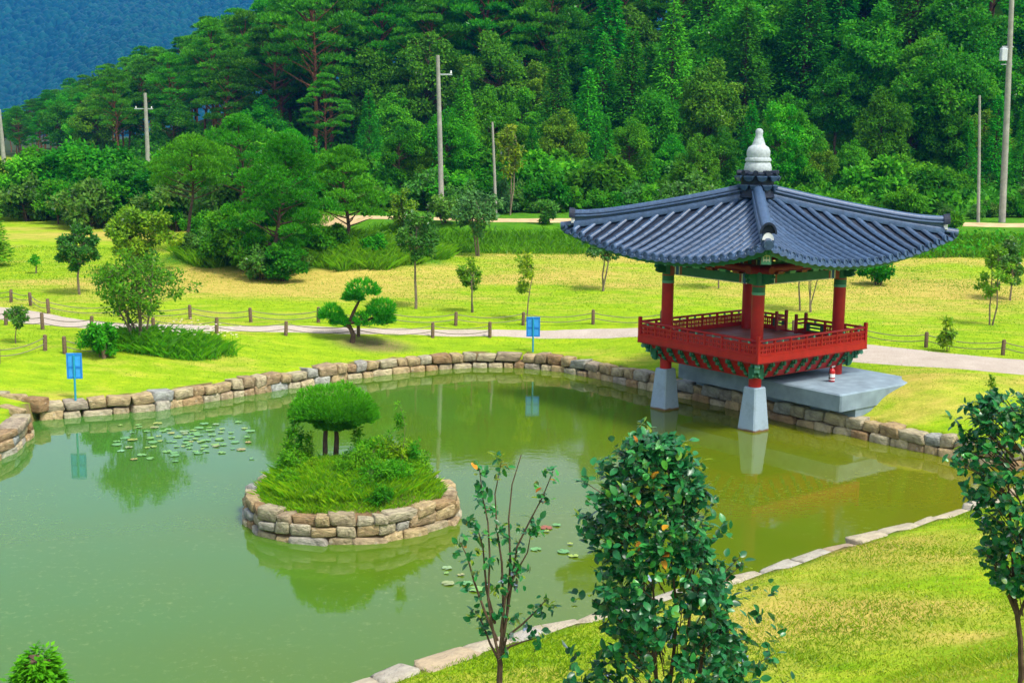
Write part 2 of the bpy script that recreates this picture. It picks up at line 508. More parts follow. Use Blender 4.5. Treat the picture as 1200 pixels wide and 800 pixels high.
def water_mat():
    m, t = new_mat('pond_water')
    out = t.nodes.new('ShaderNodeOutputMaterial')
    p = N(t, 'ShaderNodeBsdfPrincipled', Roughness=0.035, IOR=1.34)
    tc = t.nodes.new('ShaderNodeTexCoord')
    co = tc.outputs['Object']
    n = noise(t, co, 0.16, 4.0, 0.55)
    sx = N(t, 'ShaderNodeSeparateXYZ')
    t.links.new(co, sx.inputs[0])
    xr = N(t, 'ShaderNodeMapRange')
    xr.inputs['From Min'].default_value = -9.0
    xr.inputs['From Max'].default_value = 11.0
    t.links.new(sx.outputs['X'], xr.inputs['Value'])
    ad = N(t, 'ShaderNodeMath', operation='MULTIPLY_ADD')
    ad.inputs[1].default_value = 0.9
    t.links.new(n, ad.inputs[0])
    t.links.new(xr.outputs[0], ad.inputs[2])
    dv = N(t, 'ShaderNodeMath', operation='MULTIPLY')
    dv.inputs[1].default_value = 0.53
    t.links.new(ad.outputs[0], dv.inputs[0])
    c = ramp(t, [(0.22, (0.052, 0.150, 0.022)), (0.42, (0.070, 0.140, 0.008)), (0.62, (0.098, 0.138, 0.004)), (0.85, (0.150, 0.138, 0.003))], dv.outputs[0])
    # drifting flecks of algae
    sp = noise(t, co, 6.5, 4.0, 0.75)
    big = noise(t, co, 0.33, 3.0, 0.6)
    mu = N(t, 'ShaderNodeMath', operation='MULTIPLY')
    t.links.new(ramp(t, [(0.56, (0, 0, 0)), (0.70, (1, 1, 1))], sp), mu.inputs[0])
    t.links.new(ramp(t, [(0.40, (0, 0, 0)), (0.58, (1, 1, 1))], big), mu.inputs[1])
    mm = N(t, 'ShaderNodeMath', operation='MULTIPLY')
    mm.inputs[1].default_value = 0.34
    t.links.new(mu.outputs[0], mm.inputs[0])
    c = mixc(t, mm.outputs[0], c, (0.27, 0.32, 0.10))
    t.links.new(c, p.inputs['Base Color'])
    mp = N(t, 'ShaderNodeMapping')
    mp.inputs['Scale'].default_value = (1.0, 1.6, 1.0)
    t.links.new(co, mp.inputs[0])
    b = N(t, 'ShaderNodeBump', Strength=0.08, Distance=0.012)
    t.links.new(noise(t, mp.outputs[0], 3.2, 3.0, 0.5), b.inputs['Height'])
    t.links.new(b.outputs[0], p.inputs['Normal'])
    t.links.new(p.outputs[0], out.inputs[0])
    return m
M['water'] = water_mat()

# ------------------------------------------------------------------ the lie of the land
FARWALL = [(-12.35, 33.0), (-11.2, 33.6), (-9.78, 34.24), (-7.47, 36.71), (-5.27, 38.95), (-3.29, 40.51), (-1.39, 41.39), (0.3, 41.45), (1.6, 40.8),
           (2.7, 39.64), (4.13, 37.92), (6.25, 35.2), (7.88, 32.92), (8.76, 31.98), (9.7, 30.75), (10.63, 29.77), (11.6, 28.7)]
NEARWALL = [(11.6, 26.3), (8.75, 23.88), (6.08, 21.87), (4.18, 20.26), (2.13, 18.77), (1.04, 17.99), (0.55, 17.68), (-0.34, 16.99), (-0.98, 16.49), (-1.56, 16.0), (-2.04, 15.55), (-4.96, 12.81), (-8.61, 9.39)]
LEFTWALL = [(-13.6, 23.2), (-12.6, 25.6), (-11.9, 28.0), (-11.72, 29.6), (-11.95, 31.2), (-12.5, 31.9)]
POND = FARWALL + [(12.1, 27.6)] + NEARWALL + [(-12.0, 9.5), (-14.5, 13.0), (-14.6, 19.0)] + LEFTWALL
ISLE = [(-5.35, 24.95), (-5.2, 24.1), (-4.75, 23.3), (-4.2, 22.95), (-3.5, 22.78), (-2.35, 22.95), (-1.7, 23.5), (-1.12, 24.15), (-1.0, 24.6), (-1.15, 25.3), (-1.7, 26.1), (-2.9, 26.7), (-4.3, 26.5), (-5.1, 25.8)]
POND_A = np.array(POND)

def sd_poly(x, y, P):
    x = np.asarray(x, dtype=float); y = np.asarray(y, dtype=float)
    d = np.full(x.shape, 1e18)
    ins = np.zeros(x.shape, dtype=bool)
    n = len(P)
    for i in range(n):
        ax, ay = P[i]; bx, by = P[(i + 1) % n]
        ex, ey = bx - ax, by - ay
        wx, wy = x - ax, y - ay
        t = np.clip((wx * ex + wy * ey) / (ex * ex + ey * ey), 0, 1)
        dx, dy = wx - ex * t, wy - ey * t
        d = np.minimum(d, dx * dx + dy * dy)
        c1 = (ay <= y) & (by > y) & (ex * wy - ey * wx > 0)
        c2 = (ay > y) & (by <= y) & (ex * wy - ey * wx < 0)
        ins ^= (c1 | c2)
    d = np.sqrt(d)
    return np.where(ins, -d, d)

def edge_y(x):        # where the hillside forest begins
    return np.interp(x, [-90, -62, -42, -18, 8, 22, 34, 90], [215, 170, 138, 119, 114, 108, 100, 98])
def bank_y(x):        # foot of the overgrown bank behind the lawn
    return np.interp(x, [-60, -22, -14, -6, 10, 60], [118, 92, 74, 65.5, 65, 66])

def wob(x, y):
    return (np.sin(x * 0.9 + 1.3 * np.sin(y * 0.37)) + np.sin(y * 0.8 + 2.1 + np.sin(x * 0.43)) + 0.5 * np.sin(2.3 * x + 1.7 * y)) / 2.5

def land(x, y, pond=True):
    x = np.asarray(x, dtype=float); y = np.asarray(y, dtype=float)
    sd = sd_poly(x, y, POND_A)
    s_out = np.maximum(sd, 0)
    zf = 0.49 + 0.59 * sstep(0.4, 5.0, s_out) + 0.03 * np.clip(y - 46, 0, 20) + 0.012 * np.clip(y - 66, 0, 80)
    by = bank_y(x)
    zf = zf + 1.25 * sstep(by, by + 3.2, y)
    zf = zf + 1.15 * np.exp(-(((x + 9.8) / 5.5) ** 2 + ((y - 60.5) / 4.2) ** 2) ** 1.3)
    s = y - edge_y(x)
    slope = np.interp(x, [-95, -55, -22, 8, 28, 80], [0.02, 0.08, 0.24, 0.28, 0.48, 0.58])
    zf = zf + slope * np.clip(s, 0, 44)
    slx = (x - 8.25) * 0.791 + (y - 31.67) * 0.612 - 1.75
    sly = -(x - 8.25) * 0.612 + (y - 31.67) * 0.791 - 2.9
    zf = zf + 0.42 * np.exp(-((slx - 1.0) / 2.2) ** 2 - ((sly + 3.2) / 1.7) ** 2) * sstep(0.5, 1.4, s_out)
    dn = (x + 2.04) * 0.643 - (y - 15.55) * 0.767
    zn = 0.58 + 0.14 * np.clip(s_out, 0, 5) + 0.50 * np.clip(s_out - 5, 0, 9.4)
    w = sstep(-2.0, 2.0, dn)
    w = np.where(y > 34, 0, w)
    z = zf * (1 - w) + zn * w
    z = z + 0.05 * wob(x * 0.7, y * 0.7) * sstep(0.5, 3, s_out)
    if pond:
        z = np.where(sd < 0.26, -0.75, z)
    return z

def ground_at(u, v):
    d = ray(u, v)
    t = np.linspace(8, 260, 9000) / d[1]
    x, y, z = d[0] * t, d[1] * t, CAM_H + d[2] * t
    h = land(x, y, False)
    k = np.argmax(z <= h)
    return float(x[k]), float(y[k]), float(h[k])

def lz(x, y):
    return float(land(np.array([x]), np.array([y]), False)[0])

def axis_pts(segs):
    out = [segs[0][0]]
    for a, b, st in segs:
        n = max(1, int(round((b - a) / st)))
        out += list(np.linspace(a, b, n + 1)[1:])
    return np.array(out)

gx = axis_pts([(-1750, -200, 155), (-200, -84, 14), (-84, -16, 1.4), (-16, 17, 0.24), (17, 84, 1.4), (84, 200, 14), (200, 1750, 155)])
gy = axis_pts([(-120, -10, 12), (-10, 8, 1.0), (8, 46, 0.24), (46, 80, 0.6), (80, 220, 2.2), (220, 3120, 145)])
GX, GY = np.meshgrid(gx, gy)
GZ = land(GX, GY)
nx, ny = len(gx), len(gy)
V = np.stack([GX.ravel(), GY.ravel(), GZ.ravel()], 1)
I = np.arange(nx * ny).reshape(ny, nx)
Q = np.stack([I[:-1, :-1].ravel(), I[:-1, 1:].ravel(), I[1:, 1:].ravel(), I[1:, :-1].ravel()], 1)
sdg = sd_poly(GX, GY, POND_A)
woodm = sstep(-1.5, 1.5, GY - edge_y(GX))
dryf = np.zeros_like(GX)
for (u, v, rx, ry, a) in [(330, 322, 7, 4, 0.22), (600, 315, 8, 5, 0.10), (1090, 345, 8, 6, 0.16), (960, 330, 7, 6, 0.12), (200, 332, 5, 4, 0.16), (90, 275, 10, 4, 0.2), (790, 300, 9, 3, 0.2), (1060, 470, 2.5, 1.5, 0.12), (900, 740, 3, 2, 0.14), (1080, 650, 3, 1.2, 0.14), (960, 720, 1.6, 0.7, 0.2), (1010, 640, 1.6, 0.5, 0.2), (930, 690, 1.2, 0.5, 0.15), (1120, 745, 1.4, 0.4, 0.15), (60, 462, 2, 0.8, 0.12), (250, 420, 3, 0.8, 0.12), (640, 330, 6, 2, 0.12), (450, 345, 5, 2, 0.1), (1100, 440, 4, 2, 0.06), (1150, 300, 12, 4, 0.16)]:
    px, py, pz = ground_at(u, v)
    dryf += 1.35 * a * np.exp(-((GX - px) / rx) ** 2 - ((GY - py) / ry) ** 2)
weedm = sstep(-0.6, 0.5, GY - bank_y(GX) + 0.5 * wob(GX * 1.5, GY)) * (1 - sstep(70, 82, GY - 0.0 * GX) * (GX < -16))
weedm = np.maximum(weedm, 1 - sstep(0.85, 1.15, ((GX + 9.8) / 6.6) ** 2 + ((GY - 61.0) / 5.2) ** 2 + 0.2 * wob(GX, GY)))
weedm = weedm * (GX > -22)
ea = ground_at(420, 402)
mud = np.where(sdg < 0.3, 1.0, 0.0)
mud = np.maximum(mud, 0.9 * np.exp(-(((GX - ea[0] - 0.5) / 1.3) ** 2 + ((GY - ea[1]) / 0.8) ** 2) ** 2))
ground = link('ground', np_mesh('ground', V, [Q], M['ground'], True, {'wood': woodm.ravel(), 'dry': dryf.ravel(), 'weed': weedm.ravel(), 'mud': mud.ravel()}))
tag(ground, 'sunlit yellow green lawn and hillside ground around the pond', 'ground', kind='structure')

# pond water
def fan_sheet(name, poly, z, mat):
    me = bpy.data.meshes.new(name)
    me.from_pydata([(x, y, z) for x, y in poly], [], [tuple(range(len(poly)))])
    me.materials.append(mat)
    me.update()
    return me
wp = []
cxy = POND_A.mean(0)
for i, p in enumerate(POND):
    d = np.array(p) - cxy
    wp.append(tuple(np.array(p) + d / np.linalg.norm(d) * 0.22))
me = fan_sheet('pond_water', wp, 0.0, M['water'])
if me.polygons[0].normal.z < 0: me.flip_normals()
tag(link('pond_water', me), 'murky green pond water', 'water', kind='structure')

# footpath and sandy track, draped on the ground
def strip(name, cl, widths, mat, lift, step=0.4, label=None):
    P = np.array(cl, dtype=float)
    d = np.concatenate([[0], np.cumsum(np.linalg.norm(np.diff(P, axis=0), axis=1))])
    n = int(d[-1] / step) + 1
    s = np.linspace(0, d[-1], n)
    k = np.ones(9) / 9
    def sm(a):
        a = np.interp(s, d, a)
        return np.convolve(np.pad(a, 4, 'edge'), k, 'valid')
    X, Y, W = sm(P[:, 0]), sm(P[:, 1]), sm(np.array(widths, dtype=float))
    tx, ty = np.gradient(X), np.gradient(Y)
    L = np.hypot(tx, ty) + 1e-9
    nxv, nyv = -ty / L, tx / L
    m = 9
    V = []
    rng = np.random.default_rng(3)
    jl = np.convolve(rng.normal(0, 0.16, n + 6), np.ones(7) / 7, 'valid')
    jr = np.convolve(rng.normal(0, 0.16, n + 6), np.ones(7) / 7, 'valid')
    for j in range(m):
        f = j / (m - 1) * 2 - 1
        off = f * W / 2 + np.where(f > 0, jl, jr) * abs(f)
        x, y = X + nxv * off, Y + nyv * off
        z = land(x, y, False) + lift * (1 - 0.9 * (abs(f) > 0.99)) + 0.01 * (1 - f * f)
        V.append(np.stack([x, y, z], 1))
    V = np.stack(V, 1).reshape(-1, 3)
    I = np.arange(n * m).reshape(n, m)
    Q = np.stack([I[:-1, :-1].ravel(), I[1:, :-1].ravel(), I[1:, 1:].ravel(), I[:-1, 1:].ravel()], 1)
    me = np_mesh(name, V, [Q], mat, True)
    me.update()
    if me.polygons[0].normal.z < 0: me.flip_normals()
    return tag(link(name, me), label, name.split('_')[-1], kind='structure')
cl, wd = [], []
for u, v0, v1 in [(-260, 342, 350), (-120, 352, 361), (0, 361, 371), (60, 372, 381), (110, 378, 387), (200, 380.5, 389), (280, 382, 390), (400, 383.5, 391.5), (560, 384, 392), (740, 383, 393), (830, 386, 398), (920, 393, 409), (1020, 404, 426), (1110, 413, 433), (1200, 421, 441), (1330, 432, 452)]:
    a = ground_at(u, v0); b = ground_at(u, v1)
    cl.append(((a[0] + b[0]) / 2, (a[1] + b[1]) / 2))
    wd.append(math.hypot(a[0] - b[0], a[1] - b[1]) * 0.9)
strip('gravel_path', cl, wd, M['path'], 0.025, label='pale gravel path running behind the pond and pavilion')
strip('sandy_track', [(-14, 73), (-4, 70.9), (8, 70.6), (20, 70.7), (34, 70.8), (60, 71)], [2.4, 2.6, 2.8, 3.0, 3.2, 3.4], M['sand'], 0.03, 0.6, label='sandy track along the foot of the wooded hill')

# ------------------------------------------------------------------ stones
def stone_mesh(seed, flat=False):
    rng = random.Random(seed)
    skew = [rng.uniform(-0.14, 0.14), rng.uniform(-0.14, 0.14), rng.uniform(-0.08, 0.08), rng.uniform(-0.1, 0.1)]
    n = 3
    V = {}
    pts = []; Fs = []
    def vid(i, j, k):
        key = (i, j, k)
        if key not in V:
            g_ = (-1.0, -0.74, 0.74, 1.0)
            p = Vector((g_[i], g_[j], g_[k]))
            q = Vector([math.copysign(abs(c) ** 1.0, c) for c in p])
            L = (abs(q.x) ** 12 + abs(q.y) ** 12 + abs(q.z) ** 12) ** (1 / 12)
            q = q / L
            mx = max(abs(p.x), abs(p.y), abs(p.z))
            q = q * mx
            amp = 0.05
            q += Vector((rng.uniform(-amp, amp), rng.uniform(-amp, amp), rng.uniform(-amp, amp) * (0.7 if flat else 1.0)))
            q = Vector((q.x + skew[0] * q.z + skew[3] * q.y * q.x, q.y, q.z * (1 + skew[1] * q.x) + skew[2] * q.x))
            V[key] = len(pts)
            pts.append(tuple(q * 0.5))
        return V[key]
    for a in range(n):
        for b in range(n):
            for (f0, val) in ((0, 0), (0, n), (1, 0), (1, n), (2, 0), (2, n)):
                def mk(x, y):
                    c = [0, 0, 0]
                    c[f0] = val
                    o = [i for i in range(3) if i != f0]
                    c[o[0]] = x; c[o[1]] = y
                    return vid(*c)
                q = (mk(a, b), mk(a + 1, b), mk(a + 1, b + 1), mk(a, b + 1))
                flip = (val == 0) ^ (f0 == 1)
                Fs.append(q[::-1] if flip else q)
    me = bpy.data.meshes.new('stone')
    me.from_pydata(pts, [], Fs)
    for p in me.polygons: p.use_smooth = True
    me.update()
    return me
STONES = [stone_mesh(100 + i) for i in range(14)]
for s_ in STONES: s_.materials.append(M['stone'])
COPS = [stone_mesh(300 + i, True) for i in range(8)]
for s_ in COPS: s_.materials.append(M['coping'])

def poly_len(P):
    P = np.array(P, dtype=float)
    return np.concatenate([[0], np.cumsum(np.linalg.norm(np.diff(P, axis=0), axis=1))])
def point_on(P, d, s):
    P = np.array(P, dtype=float)
    x = np.interp(s, d, P[:, 0]); y = np.interp(s, d, P[:, 1])
    e = 0.12
    x0, x1 = np.interp([max(s - e, 0), min(s + e, d[-1])], d, P[:, 0])
    y0, y1 = np.interp([max(s - e, 0), min(s + e, d[-1])], d, P[:, 1])
    return x, y, math.atan2(y1 - y0, x1 - x0)

def stone_wall(name, P, courses, label, outward=1, seed=1, wr=(0.38, 0.78), depth=0.42, meshes=STONES, cat='stone wall', closed=False, batter=0.02):
    """stones stand on the outward (left or right) side of the line; courses = (z0, z1) bands"""
    rng = random.Random(seed)
    if closed: P = list(P) + [P[0]]
    d = poly_len(P)
    x0, y0, _ = point_on(P, d, d[-1] / 2)
    root = empty(name, (x0, y0, courses[0][0]), 0, label, cat)
    for ci, (z0, z1) in enumerate(courses):
        s = rng.uniform(-0.2, 0.0)
        while s < d[-1]:
            w = rng.uniform(*wr) * (1.0 if rng.random() > 0.15 else 1.35)
            if s + w > d[-1] + 0.2: w = max(0.3, d[-1] - s + 0.05)
            sm = min(max(s + w / 2, 0.01), d[-1] - 0.01)
            x, y, a = point_on(P, d, sm)
            dp = depth * rng.uniform(0.9, 1.2)
            off = dp / 2 + rng.uniform(-0.04, 0.03) + 0.02 * ci
            ox, oy = -math.sin(a) * off * outward, math.cos(a) * off * outward
            top = z1 + rng.uniform(-0.05, 0.05)
            o = bpy.data.objects.new('stone', rng.choice(meshes))
            COL.objects.link(o)
            o.parent = root
            o.location = (x + ox - x0, y + oy - y0, (z0 + top) / 2 - courses[0][0])
            o.scale = (w * 0.965, dp * rng.uniform(0.95, 1.1), (top - z0) * 0.985)
            o.rotation_euler = (rng.uniform(-0.07, 0.07), rng.uniform(-0.08, 0.08), a + rng.uniform(-0.10, 0.10) + (PI if rng.random() < 0.5 else 0))
            s += w
    return root
stone_wall('pond_wall', FARWALL, [(-0.3, 0.20), (0.20, 0.49)], 'two course tan stone pond wall passing under the pavilion platform', 1, 5, (0.34, 0.68))
stone_wall('pond_wall', NEARWALL, [(-0.35, 0.22), (0.22, 0.585)], 'pale flat topped stone edging along the pond beside the camellias', 1, 8, (0.5, 1.0), 0.46, COPS)
stone_wall('pond_wall', LEFTWALL[:-1], [(-0.3, 0.14), (0.14, 0.35), (0.35, 0.57)], 'short grey stone wall curving away from the drain inlet', 1, 11, (0.3, 0.6))
stone_wall('island_wall', ISLE, [(-0.3, 0.14), (0.14, 0.34), (0.34, 0.53)], 'ring of tan stones around the little island', 1, 14, (0.24, 0.54), 0.34, closed=True)
# inlet channel
inA = [(-12.35, 33.15), (-14.0, 34.0), (-16.0, 34.6), (-19, 35.0)]
inB = [(-12.6, 32.0), (-14.2, 32.6), (-16.5, 32.9), (-19, 33.2)]
stone_wall('channel_wall', inA, [(0.22, 0.58)], 'low stone row on the grassy side of the drain inlet', 1, 21, (0.4, 0.8), 0.34)
stone_wall('channel_wall', inB, [(0.18, 0.53)], 'low stone row of the drain inlet next to the grey wall', -1, 23, (0.4, 0.8), 0.34)

# island soil
def island():
    P = np.array(ISLE)
    c = P.mean(0)
    rings = [(1.0, -0.6), (0.955, -0.6), (0.93, 0.42), (0.9, 0.46), (0.75, 0.58), (0.5, 0.76), (0.25, 0.86)]
    V = []; Fs = []
    n = len(ISLE) * 3
    d = poly_len(list(ISLE) + [ISLE[0]])
    pts = [point_on(list(ISLE) + [ISLE[0]], d, d[-1] * i / n)[:2] for i in range(n)]
    for k, z in rings:
        for q in pts:
            x, y = c + (np.array(q) - c) * k
            V.append((x, y, z + (0.04 * wob(x * 3, y * 3) if z > 0.5 else 0)))
    for i in range(len(rings) - 1):
        for k in range(n):
            j = (k + 1) % n
            Fs.append((i * n + k, i * n + j, (i + 1) * n + j, (i + 1) * n + k))
    V.append((c[0], c[1], 0.9))
    L = len(V) - 1
    b = (len(rings) - 1) * n
    for k in range(n): Fs.append((b + k, b + (k + 1) % n, L))
    me = bpy.data.meshes.new('island')
    me.from_pydata(V, [], Fs)
    for p in me.polygons: p.use_smooth = True
    me.materials.append(M['soil'])
    me.update()
    return tag(link('island', me), 'small domed island of soil in the pond', 'island', kind='structure')
island()
ISC = np.array(ISLE).mean(0)
def isle_z(x, y):
    x = np.asarray(x, dtype=float); y = np.asarray(y, dtype=float)
    r = np.clip(1 + sd_poly(x, y, np.array(ISLE)) / 1.95 * -1 * -1, 0, 1)
    return np.interp(r, [0, 0.25, 0.5, 0.75, 0.9, 1.0], [0.88, 0.85, 0.75, 0.57, 0.45, 0.4])

# ------------------------------------------------------------------ foliage generators
def unit(a):
    return a / (np.linalg.norm(a, axis=-1, keepdims=True) + 1e-9)

def cards(P, D, Nn, l, w, tint):
    """leaf shaped quads: base P, direction D, normal Nn, length l, width w"""
    D = unit(D)
    S = unit(np.cross(D, Nn))
    l = np.asarray(l).reshape(-1, 1) * np.ones((len(P), 1)); w = np.asarray(w).reshape(-1, 1) * np.ones((len(P), 1))
    up = unit(np.cross(S, D))
    a = P
    b = P + D * l * 0.45 + S * w * 0.5 + up * l * 0.04
    c = P + D * l
    d = P + D * l * 0.45 - S * w * 0.5 + up * l * 0.04
    V = np.stack([a, b, c, d], 1).reshape(-1, 3)
    Q = np.arange(len(V)).reshape(-1, 4)
    T = np.repeat(tint, 4)
    return V, Q, T

def rand_unit(rng, n):
    return unit(rng.normal(size=(n, 3)))

def leaf_mesh(name, parts, mat):
    V, Q, T = [], [], []
    b = 0
    for v, q, t in parts:
        V.append(v); Q.append(q + b); T.append(t)
        b += len(v)
    return np_mesh(name, np.concatenate(V), [np.concatenate(Q)], mat, False, {'tint': np.clip(np.concatenate(T), 0, 1)})

def wiggle(rng, p0, p1, n=6, amp=0.05):
    p0, p1 = np.array(p0, float), np.array(p1, float)
    L = np.linalg.norm(p1 - p0)
    out = []
    off = np.zeros(3)
    for i in range(n):
        f = i / (n - 1)
        if 0 < i: off = off + rng.normal(0, amp * L / n, 3) * np.array([1, 1, 0.3])
        out.append(tuple(p0 + (p1 - p0) * f + off * (1 if i < n else 0)))
    return out

def pine_parts(seed, h, spread, npads=24, tufts=75, needle=0.34, first=0.45, lean=0.06, trunk_r=0.16, flat=0.30, bark='redbark', leaf='pine', pads=None, width=0.30, per=4):
    rng = np.random.default_rng(seed)
    mb = MB()
    top = np.array([rng.normal(0, lean * h), rng.normal(0, lean * h), h * 0.93])
    tp = wiggle(rng, (0, 0, -0.4), top, 8, 0.10)
    mb.tube(tp, list(np.linspace(trunk_r, trunk_r * 0.25, 8)), 7)
    tpa = np.array(tp)
    parts = []
    if pads is None:
        pads = []
        for i in range(npads):
            f = first + (1 - first) * (i + 0.5) / npads
            prof = math.sin(PI * min(1, 0.22 + 0.80 * (f - first) / (1 - first))) ** 0.7
            rr = spread * prof * rng.uniform(0.45, 1.0)
            if i > npads - 3: rr *= 0.3
            a = i * 2.4 + rng.uniform(-0.6, 0.6)
            pads.append((f, a, rr, spread * rng.uniform(0.22, 0.40)))
    for (f, a, rr, pr) in pads:
        zc = h * f
        bx = np.interp(zc, tpa[:, 2], tpa[:, 0]); by = np.interp(zc, tpa[:, 2], tpa[:, 1])
        c = np.array([bx + rr * math.cos(a), by + rr * math.sin(a), zc + rng.normal(0, 0.02 * h)])
        z0 = max(zc - 0.10 * h - 0.12 * rr, 0.2 * h)
        ob = np.array([np.interp(z0, tpa[:, 2], tpa[:, 0]), np.interp(z0, tpa[:, 2], tpa[:, 1]), z0])
        br = wiggle(rng, ob, c - np.array([0, 0, pr * flat * 0.5]), 4, 0.12)
        mb.tube(br, list(np.linspace(trunk_r * 0.36, trunk_r * 0.10, 4)), 5)
        n = tufts
        q = rng.normal(size=(n, 3))
        q = unit(q) * rng.uniform(0.35, 1.0, (n, 1)) ** 0.5
        q[:, 2] = np.abs(q[:, 2]) * 1.0 - 0.25 * rng.random(n)
        pos = c + q * np.array([pr, pr, pr * flat * 1.5])
        base_t = 0.28 + 0.34 * rng.random(n) + rng.normal(0, 0.07)
        for k in range(per):
            d = rand_unit(rng, n) * 0.8 + np.array([0, 0, 0.75]) + unit(q) * 0.5
            nn = rand_unit(rng, n) + np.array([0, 0, 0.6])
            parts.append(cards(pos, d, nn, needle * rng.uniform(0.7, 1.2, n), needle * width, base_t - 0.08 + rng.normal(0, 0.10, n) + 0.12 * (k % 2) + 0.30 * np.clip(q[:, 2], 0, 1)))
    return mb.mesh('trunk', M[bark], True), leaf_mesh('crown', parts, M[leaf])

def broad_parts(seed, h, spread, nclump=46, leaves=120, leaf=0.26, crown0=0.25, trunk_r=0.14, mat='broad', bark='bark', stems=1, shape=1.0, clump_r=0.24, wide=0.62, vbias=0.35, jit=0.05):
    rng = np.random.default_rng(seed)
    mb = MB()
    cz = h * (crown0 + 1) / 2
    rz = h * (1 - crown0) / 2
    stems_p = []
    for s in range(stems):
        a = rng.uniform(0, 2 * PI)
        e = (spread * 0.35 * math.cos(a) * (stems > 1), spread * 0.35 * math.sin(a) * (stems > 1), cz + rz * 0.4)
        tp = wiggle(rng, (0.05 * s, 0.03 * s, -0.3), e, 6, 0.10)
        mb.tube(tp, list(np.linspace(trunk_r, trunk_r * 0.25, 6)), 6)
        stems_p.append(np.array(tp))
    parts = []
    for i in range(nclump):
        d = rand_unit(rng, 1)[0]
        d[2] = d[2] * 0.9 + 0.1
        rad = rng.uniform(0.45, 0.95)
        wz = 1.0
        f = d[2] * rad
        wid = (1 - max(0, f) * 0.45 * shape) if f > 0 else (1 + f * 0.25)
        c = np.array([d[0] * spread * rad * wid, d[1] * spread * rad * wid, cz + d[2] * rz * rad])
        c += rng.normal(0, jit * spread, 3)
        cr = spread * clump_r * rng.uniform(0.7, 1.25)
        tp = stems_p[i % stems]
        zb = max(min(c[2] - 0.35 * spread, tp[-1][2]), h * crown0 * 0.7)
        ob = np.array([np.interp(zb, tp[:, 2], tp[:, 0]), np.interp(zb, tp[:, 2], tp[:, 1]), zb])
        mb.tube(wiggle(rng, ob, c, 4, 0.12), list(np.linspace(trunk_r * 0.3, trunk_r * 0.06, 4)), 4)
        n = leaves
        q = unit(rng.normal(size=(n, 3))) * rng.uniform(0.3, 1.0, (n, 1)) ** 0.6
        pos = c + q * np.array([cr, cr, cr * 0.72])
        nn = unit(q) * 0.6 + rand_unit(rng, n) * 0.6 + np.array([0, 0, 0.75])
        dd = rand_unit(rng, n) + unit(q) * 0.6 - np.array([0, 0, 0.25])
        t = 0.22 + 0.42 * rng.random(n) + rng.normal(0, 0.10) + vbias * 0.3
        parts.append(cards(pos, dd, nn, leaf * rng.uniform(0.7, 1.3, n), leaf * wide, t))
    return mb.mesh('trunk', M[bark], True), leaf_mesh('crown', parts, M[mat])

def cone_parts(seed, h, spread, levels=22, per=8, mat='conifer', leaf=0.34, dens=34, trunk_r=0.15, start=0.10):
    rng = np.random.default_rng(seed)
    mb = MB()
    mb.tube(wiggle(rng, (0, 0, -0.4), (0, 0, h), 6, 0.02), list(np.linspace(trunk_r, 0.02, 6)), 6)
    parts = []
    for i in range(levels):
        f = start + (1 - start) * i / levels
        L = spread * (1 - f) ** 0.8 * 1.05 + 0.12
        for k in range(per):
            a = i * 1.3 + k * 2 * PI / per + rng.uniform(-0.35, 0.35)
            LL = L * rng.uniform(0.65, 1.12)
            z0 = h * f + rng.normal(0, 0.01 * h)
            n = max(8, int(dens * LL / spread + 6))
            s = rng.uniform(0.25, 1.0, n) ** 0.8
            dr = np.array([math.cos(a), math.sin(a), 0])
            sd_ = np.array([-math.sin(a), math.cos(a), 0])
            droop = -0.10 * s ** 2 * LL + 0.22 * LL * s
            pos = dr * (s * LL)[:, None] + sd_ * (rng.normal(0, 0.16 * LL, n) * s)[:, None] + np.array([0, 0, 1]) * (z0 + droop + rng.normal(0, 0.07 * spread, n))[:, None]
            dd = dr * 0.9 + sd_ * rng.normal(0, 0.7, n)[:, None] + np.array([0, 0, 1]) * rng.normal(-0.15, 0.4, n)[:, None]
            nn = np.array([0, 0, 1.0]) + rand_unit(rng, n) * 0.6 + dr * 0.3
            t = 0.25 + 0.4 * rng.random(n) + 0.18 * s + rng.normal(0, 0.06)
            parts.append(cards(pos, dd, nn, leaf * rng.uniform(0.7, 1.25, n), leaf * 0.42, t))
            if k % 2 == 0:
                mb.tube([(0, 0, z0), tuple(dr * LL * 0.7 + np.array([0, 0, z0 + 0.1 * LL]))], [0.035, 0.01], 4)
    return mb.mesh('trunk', M['bark'], True), leaf_mesh('crown', parts, M[mat])

def tree(name, meshes, loc, rotz=0, sc=1.0, label=None, cat='tree', group=None, crown='crown', trunk='trunk'):
    o = empty(name, loc, rotz, label, cat, group)
    o.scale = (sc, sc, sc) if not hasattr(sc, '__len__') else sc
    link(trunk, meshes[0], o)
    link(crown, meshes[1], o)
    return o

def upright(u, v_base, v_top):
    """ground point under a pixel and the height that reaches v_top there"""
    x, y, z = ground_at(u, v_base)
    return x, y, z, at_y(u, v_top, y)[1] - z

